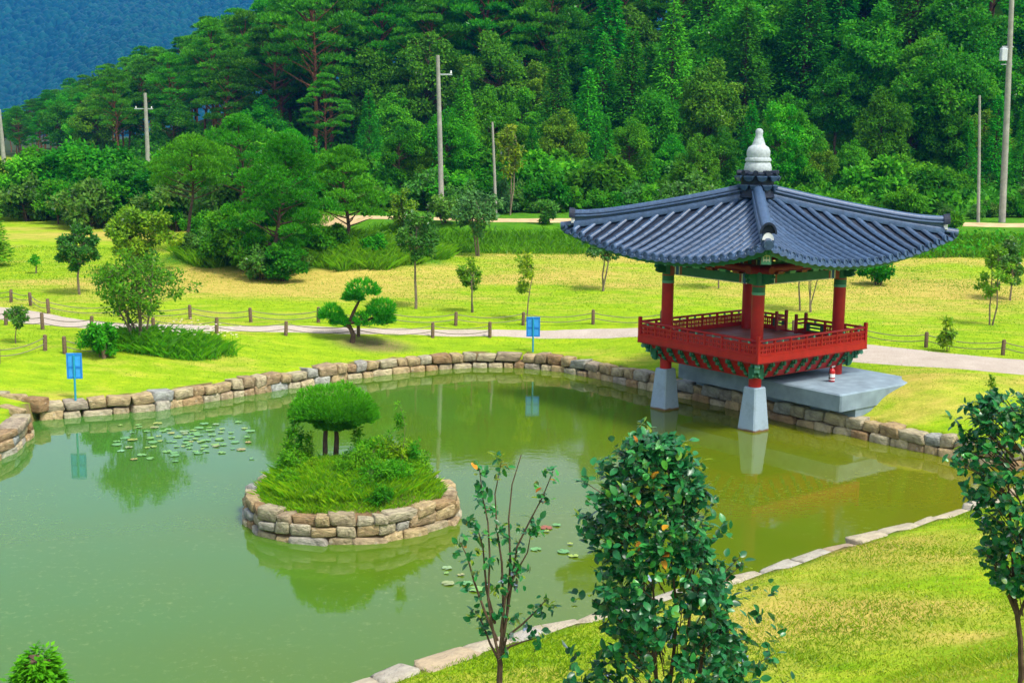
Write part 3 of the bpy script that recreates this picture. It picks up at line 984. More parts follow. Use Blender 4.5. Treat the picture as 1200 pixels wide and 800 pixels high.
def blades(rng, P, h, w, lean, tint):
    """one bent grass blade (two triangles as a quad strip to a tip) per point"""
    n = len(P)
    a = rng.uniform(0, 2 * PI, n)
    d = np.stack([np.cos(a), np.sin(a), np.zeros(n)], 1)
    b = rng.uniform(0, 2 * PI, n)
    s = np.stack([np.cos(b), np.sin(b), np.zeros(n)], 1)
    h = np.asarray(h).reshape(-1, 1) * np.ones((n, 1)); w = np.asarray(w).reshape(-1, 1) * np.ones((n, 1))
    ln = np.abs(rng.normal(0, lean, (n, 1)))
    up = np.array([0, 0, 1.0])
    v0 = P - s * w / 2; v1 = P + s * w / 2
    mid = P + up * h * 0.6 + d * h * ln * 0.35
    v2 = mid + s * w * 0.38
    tip = P + up * h + d * h * ln
    V = np.stack([v0, v1, v2, tip], 1).reshape(-1, 3)
    return V, np.arange(4 * n).reshape(-1, 4), np.repeat(tint, 4)

# ------------------------------------------------------------------ pavilion
PX, PY, PHI = 6.626, 35.045, -0.127
pav = empty('pavilion', (PX, PY, 0), PHI + PI / 4, 'red Korean pavilion with grey blue tiled roof and white stone finial', 'pavilion')
CS = 2.33 / math.sqrt(2)        # half column spacing
RS = 3.07 / math.sqrt(2)        # half width of the railing square
def face_mat(k):
    return k * PI / 2

# columns and piers; local corners: (-,-) stands in water at the far left of the wall, etc.
for sx, sy in ((1, 1), (1, -1), (-1, 1), (-1, -1)):
    colm = MB().lathe([(0.165, 1.15), (0.165, 1.16), (0.165, 3.55), (0.16, 4.15)], 20)
    c = colm.build('column', M['red'], pav, True, (sx * CS, sy * CS, 0))
    MB().lathe([(0.169, 3.55), (0.172, 3.57), (0.172, 3.60), (0.169, 3.62)], 20).build('pale_band', M['palegreen'], c, True)
    MB().lathe([(0.168, 3.62), (0.168, 3.76)], 20).build('green_band', M['green'], c, True)
    MB().lathe([(0.171, 3.76), (0.171, 3.80)], 20).build('orange_band', M['orange'], c, True)
    MB().lathe([(0.168, 3.80), (0.168, 4.14)], 20).build('green_head', M['green'], c, True)
for sx, sy in ((-1, 1), (-1, -1)):
    m = MB()
    def sq(h, z, k=0.035):
        return [(a, b, z) for a, b in ((-h + k, -h), (h - k, -h), (h, -h + k), (h, h - k), (h - k, h), (-h + k, h), (-h, h - k), (-h, -h + k))]
    Vp = sq(0.33, -0.75) + sq(0.30, 0.0) + sq(0.212, 1.12) + sq(0.19, 1.15)
    Fp = [tuple(range(7, -1, -1)), tuple(range(24, 32))]
    for r_ in range(3):
        for i in range(8):
            j = (i + 1) % 8
            Fp.append((r_ * 8 + i, r_ * 8 + j, r_ * 8 + 8 + j, r_ * 8 + 8 + i))
    m.add(Vp, Fp)
    # the stain in the material follows object height above the water
    m.build('pier', M['granite'], pav, False, (sx * CS, sy * CS, 0))

# floor frame
for k in range(4):
    MB().box((RS, 0, 1.955), (0.09, 2 * RS + 0.085, 0.19)).build('fascia_board', M['red'], pav, False, None, face_mat(k))
    MB().box((RS + 0.003, 0, 1.873), (0.10, 2 * RS + 0.095, 0.03)).build('fascia_moulding', M['darkred'], pav, False, None, face_mat(k))
    MB().box((CS, 0, 1.50), (0.16, 2 * CS - 0.30, 0.26)).build('lower_beam', M['red'], pav, False, None, face_mat(k))
    MB().box((CS + 0.02, 0, 1.75), (0.12, 2 * CS + 0.13, 0.20)).build('floor_joist', M['darkred'], pav, False, None, face_mat(k))
floor = MB().box((0, 0, 1.93), (2 * RS - 0.10, 2 * RS - 0.10, 0.06)).build('floor', M['darkred'], pav)
npl = 15
wpl = (2 * RS - 0.12) / npl
plm = MB().cbox((0, 0, 0), (2 * RS - 0.14, wpl - 0.012, 0.05), 0.006).mesh('plank', M['plank'])
for i in range(npl):
    link('plank', plm, floor, (0, -RS + 0.06 + wpl * (i + 0.5), 1.985 + 0.003 * (i % 3)))

# carved brackets below the floor
prof = [(0.00, 0.0), (0.03, -0.02), (0.05, -0.10), (0.02, -0.15), (-0.03, -0.13), (-0.06, -0.17), (-0.05, -0.25), (-0.12, -0.27), (-0.17, -0.24), (-0.20, -0.34), (-0.27, -0.44), (-0.36, -0.46), (-0.40, -0.46), (-0.40, 0.0)]
brk = MB()
brk.prism(prof[::-1], 0.075, lambda a, b, c: (RS - 0.06 + a, c, 1.862 + b))
brm = brk.mesh('bracket', M['green'])
scms = []
for (a, b, r_) in ((-0.02, -0.07, 0.030), (-0.10, -0.20, 0.026), (-0.24, -0.36, 0.028)):
    scr = MB()
    scr.tube([(RS - 0.06 + a, -0.044, 1.862 + b), (RS - 0.06 + a, 0.044, 1.862 + b)], r_, 10)
    scms.append(scr.mesh('scroll', M['palegreen']))
for k in range(4):
    bb = MB()
    bb.prism([(RS - 0.09, 1.858), (RS - 0.13, 1.858), (CS + 0.085, 1.40), (CS + 0.125, 1.40)], 2 * CS + 0.36, lambda a, b, c: (a, c, b))
    bb.build('sloping_board', M['red'], pav, False, None, face_mat(k))
    for i in range(10):
        y = -RS + 0.22 + (2 * RS - 0.44) * i / 9
        b = link('bracket', brm, pav, None, face_mat(k))
        ca, sa = math.cos(face_mat(k)), math.sin(face_mat(k))
        b.location = (-sa * y, ca * y, 0)
        for scm in scms: link('scroll', scm, b)
for k in range(4):
    a = PI / 4 + k * PI / 2
    cb = MB()
    cb.prism(prof[::-1], 0.13, lambda p, q, c: (RS * 1.414 - 0.10 + p * 1.35, c, 1.862 + q))
    cb.build('corner_bracket', M['palegreen'], pav, False, None, a)

# railings
def panel(wd):
    """pierced board: a row of small slots over a row of arched ones"""
    m = MB()
    m.box((0, 0, 0.010), (0.028, wd, 0.020))
    m.box((0, 0, 0.115), (0.028, wd, 0.022))
    m.box((0, 0, 0.213), (0.028, wd, 0.024))
    n = max(2, int(round(wd / 0.145)))
    for i in range(n + 1):
        y = -wd / 2 + wd * i / n
        m.box((0, y, 0.11), (0.026, 0.052, 0.205))
        if i < n:
            yc = y + wd / n / 2
            m.box((0, yc, 0.060), (0.024, 0.022, 0.095))
            m.box((0, yc, 0.165), (0.024, 0.022, 0.085))
            for sgn in (-1, 1):
                m.box((0, yc + sgn * 0.020, 0.098), (0.023, 0.03, 0.022), Matrix.Rotation(sgn * 0.7, 3, 'X'))
    return m
def railing(k, spans, gate=None):
    r_ = empty('railing', (0, 0, 0), face_mat(k))
    r_.parent = pav
    for (y0, y1) in spans:
        L = y1 - y0
        nb = max(1, int(round(L / 0.62)))
        MB().tube([(RS, y0, 2.445), (RS, y1, 2.445)], 0.032, 8).build('top_rail', M['red'], r_, True)
        MB().box((RS, (y0 + y1) / 2, 2.345), (0.05, L, 0.035)).build('middle_rail', M['red'], r_)
        MB().box((RS, (y0 + y1) / 2, 2.075), (0.06, L, 0.045)).build('bottom_rail', M['red'], r_)
        wd = L / nb
        pm = panel(wd - 0.05).mesh('panel', M['red'])
        po = MB().box((0, 0, 0.19), (0.058, 0.055, 0.36)).mesh('post', M['red'])
        sp = MB().box((0, 0, 0), (0.04, 0.05, 0.07)).mesh('spacer', M['palegreen'])
        for i in range(nb):
            yc = y0 + wd * (i + 0.5)
            if gate and min(abs(yc - gate[0]), abs(yc - gate[1])) < wd * 0.75:
                g = MB()
                g.box((0, 0, 0.115), (0.03, wd - 0.05, 0.05)); g.box((0, 0, 0.205), (0.03, wd - 0.05, 0.05)); g.box((0, 0, 0.02), (0.03, wd - 0.05, 0.04))
                for sg in (-1, 1): g.box((0, sg * (wd / 2 - 0.09), 0.11), (0.028, 0.13, 0.20))
                link('gate_panel', g.mesh('gate_panel', M['green']), r_, (RS, yc, 2.098))
            else:
                link('panel', pm, r_, (RS, yc, 2.098))
            link('spacer', sp, r_, (RS, yc, 2.39))
            if i: link('post', po, r_, (RS, y0 + wd * i, 2.05))
    if gate:
        for y in gate:
            MB().cbox((RS, y, 2.33), (0.085, 0.085, 0.58), 0.012).build('gate_post', M['darkred'], r_)
            MB().cbox((RS - 0.42, y, 2.33), (0.08, 0.08, 0.56), 0.012).build('gate_post', M['darkred'], r_)
            m = MB()
            for z in (2.08, 2.34, 2.445): m.box((RS - 0.21, y, z), (0.36, 0.04, 0.05))
            m.box((RS - 0.21, y, 2.15), (0.36, 0.03, 0.08))
            m.build('gate_return', M['darkred'], r_)
    cp = MB().cbox((RS, RS, 2.225), (0.095, 0.095, 0.72), 0.014)
    cp.build('corner_post', M['red'], r_)
    return r_
railing(1, [(-RS, RS)]); railing(2, [(-RS, RS)]); railing(3, [(-RS, RS)])
railing(0, [(-RS, -0.10), (0.62, RS)], (-0.10, 0.62))

# beams below the roof
for k in range(4):
    b = MB().box((CS, 0, 3.93), (0.16, 2 * CS - 0.30, 0.24)).build('beam', M['green'], pav, False, None, face_mat(k))
    for s in (-1, 1):
        for j, (mt, w_) in enumerate((('orange', 0.16), ('cream', 0.04), ('bluep', 0.10), ('cream', 0.03), ('orange', 0.07))):
            y = s * (CS - 0.24 - [0, 0.11, 0.19, 0.265, 0.325][j])
            MB().box((CS, y, 3.93), (0.166, w_, 0.246)).build('painted_end', M[mt], b)
    MB().box((CS, 0, 3.815), (0.172, 2 * CS - 0.9, 0.022)).build('cream_line', M['cream'], b)
    MB().tube([(CS, -CS - 0.42, 4.20), (CS, CS + 0.42, 4.20)], 0.115, 12).build('purlin', M['darkred'], pav, True, None, face_mat(k))
    pl = MB()
    for i in range(7):
        y = -CS + 2 * CS * (i + 0.5) / 7
        pl = MB().box((CS + 0.01, y, 4.085), (0.19, 0.20, 0.07), None, 1.25)
        pl.build('bearing_block', M['orange'] if i % 2 else M['palegreen'], pav, False, None, face_mat(k))
for sx, sy in ((1, 1), (1, -1), (-1, 1), (-1, -1)):
    h = MB()
    pr_ = [(0.18, -0.10), (0.34, -0.10), (0.46, -0.04), (0.40, 0.02), (0.50, 0.08), (0.44, 0.16), (0.18, 0.16)]
    for ax in (0, 1):
        if ax == 0: h.prism(pr_ if sx > 0 else pr_[::-1], 0.13, lambda a, b, c: (sx * a, c, 3.95 + b))
        else: h.prism(pr_[::-1] if sy > 0 else pr_, 0.13, lambda a, b, c: (c, sy * a, 3.95 + b))
    h.build('bracket_arm', M['green'], pav, False, (sx * CS, sy * CS, 0))

# roof surface
TE0, TE1 = 3.52, 3.76
def eave_t(y): return TE0 + (TE1 - TE0) * (abs(y) / TE1) ** 2.6
def zmid(t):
    q = (t - 0.3) / (TE0 - 0.3)
    return 5.90 - 1.44 * q * (1.26 - 0.26 * q)
def zhip(t):
    q = (t - 0.3) / (TE1 - 0.3)
    return 5.93 - 0.88 * q * (1.30 - 0.30 * q)
def zroof(t, y):
    t = max(t, 0.05)
    w = min(1.0, abs(y) / t) ** 2.3
    return zmid(t) * (1 - w) + zhip(t) * w
roof = empty('roof', (0, 0, 0))
roof.parent = pav
def roof_sheet(dz, t_in, trim):
    V = []; Fs = []
    nu, nv = 29, 12
    for i in range(nv):
        for j in range(nu):
            u = j / (nu - 1) * 2 - 1
            # eave point for this u
            te = TE0 + (TE1 - TE0) * abs(u) ** 2.6 - trim
            t = t_in + (te - t_in) * i / (nv - 1)
            V.append((t, u * t, zroof(t, u * t) + dz))
    for i in range(nv - 1):
        for j in range(nu - 1):
            a = i * nu + j
            Fs.append((a, a + nu, a + nu + 1, a + 1))
    return V, Fs, nu, nv
ms = MB()
V_, F_, nu, nv = roof_sheet(-0.01, 0.2, 0.02)
ms.add(V_, F_)
pan_me = ms.mesh('pan_tiles', M['pan'], True)
V_, F_, nu, nv = roof_sheet(-0.17, 0.2, 0.10)
ms = MB(); ms.add(V_, [f[::-1] for f in F_])
sof_me = ms.mesh('soffit', M['green'], True)
# eave board closing the gap between them, and the drooping pan tile lips
ms = MB()
V_ = []; F_ = []
for j in range(nu):
    u = j / (nu - 1) * 2 - 1
    te = TE0 + (TE1 - TE0) * abs(u) ** 2.6
    z = zroof(te, u * te)
    V_ += [(te - 0.03, u * te, z - 0.012), (te - 0.10, u * te, z - 0.18)]
for j in range(nu - 1):
    F_.append((2 * j, 2 * j + 1, 2 * j + 3, 2 * j + 2))
ms.add(V_, F_)
lip_me = ms.mesh('eave_board', M['green'], True)
NROW = 25
rows = []
SP = 2 * 3.66 / (NROW - 1)
def tile_row(y):
    te = eave_t(y)
    t0 = max(abs(y) + 0.10, 0.34)
    if te - t0 < 0.15: t0 = te - 0.15
    m = MB()
    L = te - t0
    nt_ = max(1, int(round(L / 0.36)))
    n = 7
    V = []; Fs = []
    rings = 0
    for i in range(nt_):
        for e in (0.0, 1.0):
            t = t0 + L * (i + e) / nt_
            r_ = 0.086 if e == 1.0 else 0.074
            zc = zroof(t, y) + 0.015
            for k in range(n):
                a = PI * k / (n - 1)
                V.append((t, y + r_ * math.cos(a), zc + r_ * math.sin(a) * 1.05))
            rings += 1
    for i in range(rings - 1):
        for k in range(n - 1):
            Fs.append((i * n + k, (i + 1) * n + k, (i + 1) * n + k + 1, i * n + k + 1))
    m.add(V, Fs)
    zc = zroof(te, y)
    # round end tile, tilted back a little, with a raised rim
    nn = 12
    def ring(r_, dx, dz=0):
        return [(te + dx + 0.25 * r_ * math.sin(2 * PI * k / nn) * -1, y + r_ * math.cos(2 * PI * k / nn), zc + 0.012 + dz + r_ * math.sin(2 * PI * k / nn)) for k in range(nn)]
    V = ring(0.098, -0.05) + ring(0.098, 0.035) + ring(0.074, 0.040) + ring(0.066, 0.018)
    Fs = []
    for r_ in range(3):
        for k in range(nn):
            j = (k + 1) % nn
            Fs.append((r_ * nn + k, r_ * nn + j, (r_ + 1) * nn + j, (r_ + 1) * nn + k))
    Fs.append(tuple(3 * nn + k for k in range(nn)))
    m.add(V, [f[::-1] for f in Fs])
    return m.mesh('tile_row', M['tile'], True)
def lip_tile(y):
    te = eave_t(y)
    z = zroof(te, y)
    m = MB()
    n = 7
    V = []
    for i, (dt, dz) in enumerate(((-0.25, 0.03), (0.03, 0.0), (0.05, -0.075))):
        for k in range(n):
            f = k / (n - 1) * 2 - 1
            V.append((te + dt, y + f * SP * 0.40, zroof(min(te + dt, te), y) + dz - 0.035 * (1 - f * f)))
    Fs = []
    for i in range(2):
        for k in range(n - 1):
            Fs.append((i * n + k, (i + 1) * n + k, (i + 1) * n + k + 1, i * n + k + 1))
    m.add(V, Fs)
    return m.mesh('lip_tile', M['tile'], True)
row_me = [tile_row(-3.66 + SP * i) for i in range(NROW)]
lip_t = [lip_tile(-3.66 + SP * (i + 0.5)) for i in range(NROW - 1)]
for k in range(4):
    link('pan_tiles', pan_me, roof, None, face_mat(k))
    link('soffit', sof_me, roof, None, face_mat(k))
    link('eave_board', lip_me, roof, None, face_mat(k))
    for rm in row_me: link('tile_row', rm, roof, None, face_mat(k))
    for rm in lip_t: link('lip_tile', rm, roof, None, face_mat(k))

# hip ridges
def ridge_mesh():
    m = MB()
    n = 14
    hs = [(-0.15, -0.05), (-0.155, 0.09), (-0.135, 0.115), (-0.09, 0.125), (-0.09, 0.155), (-0.16, 0.165), (-0.17, 0.19), (-0.16, 0.215), (-0.09, 0.225), (-0.085, 0.245), (-0.12, 0.255), (-0.11, 0.30), (-0.07, 0.345), (0, 0.36)]
    sec = hs + [(-a, b) for a, b in hs[-2::-1]]
    V = []; Fs = []
    for i in range(n):
        Rr = 0.35 + (4.97 - 0.35) * i / (n - 1)
        z = zhip(Rr / math.sqrt(2))
        up = 0.07 * (max(0, (i - n + 4)) / 3) ** 2
        for a, b in sec: V.append((Rr, a, z + b + (up if b > 0.15 else 0)))
    ns = len(sec)
    for i in range(n - 1):
        for k in range(ns - 1):
            Fs.append((i * ns + k, i * ns + k + 1, (i + 1) * ns + k + 1, (i + 1) * ns + k))
    Fs.append(tuple((n - 1) * ns + k for k in range(ns)))
    m.add(V, Fs)
    return m.mesh('hip_ridge', M['tile'], True)
rid_me = ridge_mesh()
ze = zhip(4.97 / math.sqrt(2))
pm = MB()
half = [(0.135 * math.cos(PI * k / 10), 0.17 * math.sin(PI * k / 10)) for k in range(11)]
pm.prism(half, 0.10, lambda a, b, c: (4.995 + c, a, ze + 0.07 + b))
pl_me = pm.mesh('plaster_end', M['plaster'])
am = MB()
arch = [(0.20 * math.cos(PI * k / 12), 0.27 * math.sin(PI * k / 12)) for k in range(13)]
arch_i = [(0.155 * math.cos(PI * k / 12), 0.215 * math.sin(PI * k / 12)) for k in range(13)]
for k in range(12):
    q = [arch[k], arch[k + 1], arch_i[k + 1], arch_i[k]]
    am.prism(q, 0.16, lambda a, b, c: (5.02 + c, a, ze + 0.20 + b + 0.25 * max(0, c)))
am.prism([(0.15 * math.cos(PI * k / 12), 0.19 * math.sin(PI * k / 12)) for k in range(13)], 0.03, lambda a, b, c: (4.975 + c, a, ze + 0.22 + b))
am_me = am.mesh('ridge_end_tile', M['pan'])
ct = MB()
V_ = []; F_ = []
n = 7
for i, Rr in enumerate((4.85, 5.08, 5.30)):
    for k in range(n):
        a = PI * k / (n - 1)
        V_.append((Rr, 0.105 * math.cos(a), zhip(Rr / math.sqrt(2)) + 0.02 + 0.11 * math.sin(a)))
for i in range(2):
    for k in range(n - 1): F_.append((i * n + k, (i + 1) * n + k, (i + 1) * n + k + 1, i * n + k + 1))
ct.add(V_, F_)
ct.tube([(5.25, 0, zhip(5.30 / math.sqrt(2)) + 0.02), (5.34, 0, zhip(5.30 / math.sqrt(2)) + 0.015)], 0.115, 12)
ct_me = ct.mesh('corner_tile', M['tile'], True)
for k in range(4):
    a = PI / 4 + k * PI / 2
    rg = link('hip_ridge', rid_me, roof, None, a)
    link('plaster_end', pl_me, roof, None, a)
    link('ridge_end_tile', am_me, roof, None, a)
    link('corner_tile', ct_me, roof, None, a)

# rafters
rz_ = lambda t, y: zroof(t, y)
for k in range(4):
    for i in range(19):
        y = -3.05 + 6.1 * i / 18
        tin = max(1.45, abs(y) * 0.98)
        tout = 3.02 + 0.18 * (abs(y) / 3.05) ** 2.5
        if tout - tin < 0.12: continue
        y1 = y
        r1 = MB().tube([(tin, y1, rz_(tin, y1) - 0.27), (tout, y1, rz_(tout, y1) - 0.25)], 0.068, 8)
        rf = r1.build('rafter', M['green'], pav, True, None, face_mat(k))
        MB().tube([(tout - 0.10, y1, rz_(tout - 0.10, y1) - 0.25), (tout + 0.004, y1, rz_(tout, y1) - 0.25)], 0.071, 8).build('rafter_end', M['orange'], rf, True)
    for i in range(21):
        y = -3.42 + 6.84 * i / 20
        tout = eave_t(y) - 0.13
        tin = max(2.5, abs(y) * 0.99)
        if tout - tin < 0.08: continue
        z0, z1 = rz_(tin, y) - 0.20, rz_(tout, y) - 0.205
        an = math.atan2(z1 - z0, tout - tin)
        f = MB().box(((tin + tout) / 2, y, (z0 + z1) / 2), (math.hypot(tout - tin, z1 - z0), 0.075, 0.075), Matrix.Rotation(-an, 3, 'Y'))
        fo = f.build('flying_rafter', M['darkred'], pav, False, None, face_mat(k))
        MB().box((tout + 0.004, y, z1), (0.03, 0.08, 0.082)).build('flying_end', M['palegreen'], fo)
for k in range(4):
    a = PI / 4 + k * PI / 2
    h = MB()
    R0, R1 = 2.1, 4.72
    z0, z1 = zhip(R0 / 1.414) - 0.62, zhip(R1 / 1.414) - 0.36
    an = math.atan2(z1 - z0, R1 - R0)
    h.box(((R0 + R1) / 2, 0, (z0 + z1) / 2), (math.hypot(R1 - R0, z1 - z0), 0.20, 0.36), Matrix.Rotation(-an, 3, 'Y'))
    hr = h.build('hip_rafter', M['green'], pav, False, None, a)
    e = MB()
    e.box((R1 + 0.012, 0, z1 + 0.0), (0.04, 0.23, 0.42), Matrix.Rotation(-an, 3, 'Y'))
    en = e.build('rafter_face', M['palegreen'], hr)
    e2 = MB()
    for q, w in ((0.10, 0.15), (0.0, 0.13), (-0.10, 0.15)):
        e2.box((R1 + 0.036, 0, z1 + q), (0.01, w, 0.03))
    for q in (-0.07, 0.0, 0.07):
        e2.box((R1 + 0.037, q, z1), (0.011, 0.022, 0.28))
    e2.build('painted_mark', M['cream'], hr)

# tiled collar and finial on top
tier = MB().lathe([(0.30, 5.85), (0.50, 5.95), (0.46, 6.10), (0.44, 6.30), (0.47, 6.42), (0.50, 6.58), (0.40, 6.62)], 20)
tier.build('collar', M['pan'], roof, True)
pet = MB()
V_ = []; F_ = []
nn = 10
for k in range(nn + 1):
    a = PI + PI * k / nn
    V_.append((0.05 * (1 + math.sin(a)), 0.135 * math.cos(a), 0.125 * math.sin(a)))
b0 = len(V_)
V_ += [(x + 0.045, y, z) for x, y, z in V_]
F_.append(tuple(range(nn, -1, -1))); F_.append(tuple(range(b0, b0 + nn + 1)))
for k in range(nn):
    F_.append((k, k + 1, b0 + k + 1, b0 + k))
F_.append((nn, 0, b0, b0 + nn))
pet.add(V_, F_)
pet.box((-0.03, 0, 0.012), (0.16, 0.27, 0.03))
pt_me = pet.mesh('collar_tile', M['tile'], False)
for tr, (rad, z, off) in enumerate(((0.47, 6.26, 0.0), (0.53, 6.50, 0.5))):
    for k in range(10):
        a = 2 * PI * (k + off) / 10
        o = link('collar_tile', pt_me, roof, (rad * math.cos(a), rad * math.sin(a), z), a)
crown_t = MB()
for k in range(10):
    a = 2 * PI * (k + 0.0) / 10
    crown_t.tube([(0.30 * math.cos(a), 0.30 * math.sin(a), 6.61), (0.57 * math.cos(a), 0.57 * math.sin(a), 6.60)], [0.06, 0.075], 8)
crown_t.build('collar_crest', M['pan'], roof, True)
MB().lathe([(0.358, 0), (0.372, 0.03), (0.367, 0.13), (0.344, 0.23), (0.312, 0.27), (0.349, 0.295), (0.353, 0.33), (0.339, 0.37), (0.302, 0.39), (0.316, 0.48), (0.312, 0.58), (0.270, 0.66), (0.195, 0.715), (0.177, 0.73), (0.163, 0.78), (0.126, 0.88), (0.093, 0.97), (0.098, 1.03), (0.102, 1.09), (0.084, 1.14), (0.028, 1.165)], 28, (0, 0, 6.62)).build('finial', M['finial'], pav, True)

# stone platform under the landward columns
e1 = np.array([math.cos(PHI + PI / 4), math.sin(PHI + PI / 4)])        # landward
e2 = np.array([-e1[1], e1[0]])                                          # along the wall
B = np.array([8.33, 31.73])
c_ = B + e1 * 1.75 + e2 * 2.9
plat = empty('stone_platform', (c_[0], c_[1], 0.7), PHI + PI / 4, 'pale blue grey concrete platform under the landward side of the pavilion', 'platform')
MB().cbox((0, 0, 0.225), (3.5, 5.8, 0.45), 0.04).build('slab', M['slab'], plat)
MB().box((0.30, 0.0, -0.18), (2.8, 5.74, 0.38)).build('footing', M['slab'], plat)

# fire extinguisher beside the landward column
fx, fy = at_z(974.5, 447, 1.15)
fe = empty('fire_extinguisher', (fx, fy, 1.152), 0.6, 'small red fire extinguisher with white label beside a pavilion column', 'fire extinguisher')
MB().lathe([(0.075, 0), (0.082, 0.012), (0.082, 0.27), (0.074, 0.31), (0.045, 0.345), (0.026, 0.355), (0.026, 0.375)], 20).build('cylinder', M['extred'], fe, True)
MB().lathe([(0.0835, 0.12), (0.0835, 0.215)], 20).build('label_band', M['white'], fe, True)
MB().lathe([(0.0845, 0.05), (0.0845, 0.075)], 20).build('label_band', M['white'], fe, True)
v_ = MB(); v_.box((0, 0, 0.39), (0.04, 0.04, 0.03)); v_.box((0.05, 0, 0.415), (0.12, 0.022, 0.012)); v_.box((0.05, 0, 0.395), (0.10, 0.018, 0.010))
v_.build('valve_handle', M['steel'], fe)
MB().tube([(-0.02, 0, 0.39), (-0.09, 0, 0.37), (-0.11, 0, 0.28), (-0.10, 0, 0.14), (-0.098, 0, 0.08)], [0.011, 0.011, 0.011, 0.012, 0.018], 8).build('hose', M['black'], fe, True)

# ------------------------------------------------------------------ signs, fences, poles
def sign(u, vb, vt, w, rotz, label):
    x, y, z, h = upright(u, vb, vt)
    s = empty('sign', (x, y, z), rotz, label, 'sign', 'blue signs by the pond')
    MB().tube([(0, 0, -0.25), (0, 0, h - 0.05)], 0.028, 10).build('post', M['signpost'], s, True)
    bh = h * 0.56
    MB().cbox((0, 0.045, h - bh / 2), (w, 0.03, bh), 0.006).build('board', M['signblue'], s)
    fr = MB()
    for a in (-1, 1): fr.box((a * (w / 2 - 0.02), 0.022, h - bh / 2), (0.04, 0.02, bh))
    fr.box((0, 0.021, h - 0.03), (w - 0.082, 0.02, 0.055)); fr.box((0, 0.021, h - bh + 0.025), (w - 0.082, 0.02, 0.05)); fr.box((0, 0.02, h - bh * 0.56), (w - 0.082, 0.018, 0.045))
    fr.build('frame', M['signblue'], s)
    MB().box((0, 0.025, h - bh * 0.29), (w - 0.09, 0.012, bh * 0.44)).build('back_panel', M['signlight'], s)
    for a in (-1, 1):
        MB().box((a * (w / 4 - 0.008), 0.0255, h - bh * 0.76), (w / 2 - 0.075, 0.012, bh * 0.34)).build('back_panel', M['signlight'], s)
sign(88.5, 467, 414, 0.40, R(4), 'blue notice board on a teal post near the drain inlet')
sign(624.5, 412.5, 371.5, 0.45, R(-2), 'blue notice board on a teal post facing the pond before the path')

post_me = MB().lathe([(0.062, -0.3), (0.062, 0.0), (0.060, 0.46), (0.052, 0.50), (0.03, 0.515)], 10).mesh('post', M['post'], True)
def rope_fence(pts, label, ropes=(0.40, 0.22), skip=()):
    G = [ground_at(u, v) for u, v in pts]
    x0, y0, z0 = G[len(G) // 2]
    f = empty('rope_fence', (x0, y0, z0), 0, label, 'fence')
    rng = random.Random(len(pts))
    for (x, y, z) in G:
        p = link('post', post_me, f, (x - x0, y - y0, z - z0))
        p.rotation_euler = (rng.uniform(-0.05, 0.05), rng.uniform(-0.05, 0.05), rng.uniform(0, 3))
        p.scale = (1, 1, rng.uniform(0.92, 1.1))
    for i in range(len(G) - 1):
        if i in skip: continue
        a, b = np.array(G[i]), np.array(G[i + 1])
        L = np.linalg.norm(b - a)
        for hgt in ropes:
            P = []
            for k in range(9):
                t = k / 8
                q = a + (b - a) * t
                q[2] += hgt - min(0.22, 0.055 * L) * 4 * t * (1 - t)
                q[2] = max(q[2], lz(q[0], q[1]) + 0.03)
                P.append((q[0] - x0, q[1] - y0, q[2] - z0))
            MB().tube(P, 0.014, 5).build('rope', M['rope'], f, True)
rope_fence([(-60, 345), (13, 354), (36, 358), (57, 367), (140, 371), (223, 374), (294, 377.5), (373, 378), (453, 380), (534, 381.5), (613, 381), (695, 380), (775, 382), (850, 386), (930, 392), (1007, 399), (1085, 407), (1175, 416), (1260, 425)], 'wooden post and rope fence along the far side of the path')
rope_fence([(-40, 379), (7, 381), (50, 386), (107, 389), (180, 390), (254, 391), (335, 393), (420, 394.5), (507, 395.5), (574, 395.5)], 'wooden post and rope fence along the pond side of the path')
rope_fence([(-50, 436), (-2, 426), (53, 411), (76, 414.5), (122, 420)], 'short post and rope fence crossing the lawn near the weedy shrub', skip=(2,))

def utility_pole(u, vb, vt, Y, r0, label, arm=None, box=None, side=False):
    x, zt = at_y(u[0], vt, Y)
    xb, zb = at_y(u[1], vb, Y)
    z = lz(xb, Y)
    o = empty('utility_pole', (xb, Y, z), 0, label, 'pole', 'utility poles along the wood')
    H_ = zt - z
    lean = (x - xb)
    MB().tube([(lean * (z - zb) / (zt - zb) * 0, 0, -0.6), (lean * 0.5, 0, H_ * 0.5), (lean, 0, H_)], [r0 * 1.15, r0 * 0.95, r0 * 0.72], 12).build('shaft', M['concrete'], o, True)
    if arm:
        a = MB().box((lean * 0.9 + arm[1], 0.12, H_ * arm[0]), (arm[2], 0.07, 0.08))
        ar = a.build('cross_arm', M['steel'], o)
        for k in (-0.42, 0.42):
            MB().lathe([(0.035, 0), (0.06, 0.05), (0.04, 0.09), (0.055, 0.13), (0.02, 0.17)], 10, (lean * 0.9 + arm[1] + k * arm[2], 0.12, H_ * arm[0] + 0.04)).build('insulator', M['plaster'], ar, True)
    if box:
        zz = at_y(u[0], box, Y)[1] - z
        MB().cbox((lean * 0.7 - 0.33, -0.02, zz), (0.34, 0.36, 0.70), 0.04).build('transformer', M['boxgrey'], o)
        b = MB()
        for d in (-0.55, 0.42): b.box((lean * 0.7 - 0.12, 0.0, zz + d), (0.62, 0.10, 0.06))
        b.build('bracket', M['steel'], o)
    return (xb + lean, Y, zt)
UP = []
UP.append(utility_pole((513, 518), 228, 65, 72.7, 0.14, 'tall concrete utility pole with one short cross arm before the pines', (0.885, 0.35, 0.85)))
UP.append(utility_pole((577, 582), 222, 143, 72.9, 0.08, 'thin short grey pole without an arm beside a taller one'))
UP.append(utility_pole((170, 174), 200, 109, 112, 0.19, 'pale concrete pole rising from scrub with a cross arm', (0.82, -0.2, 1.6)))
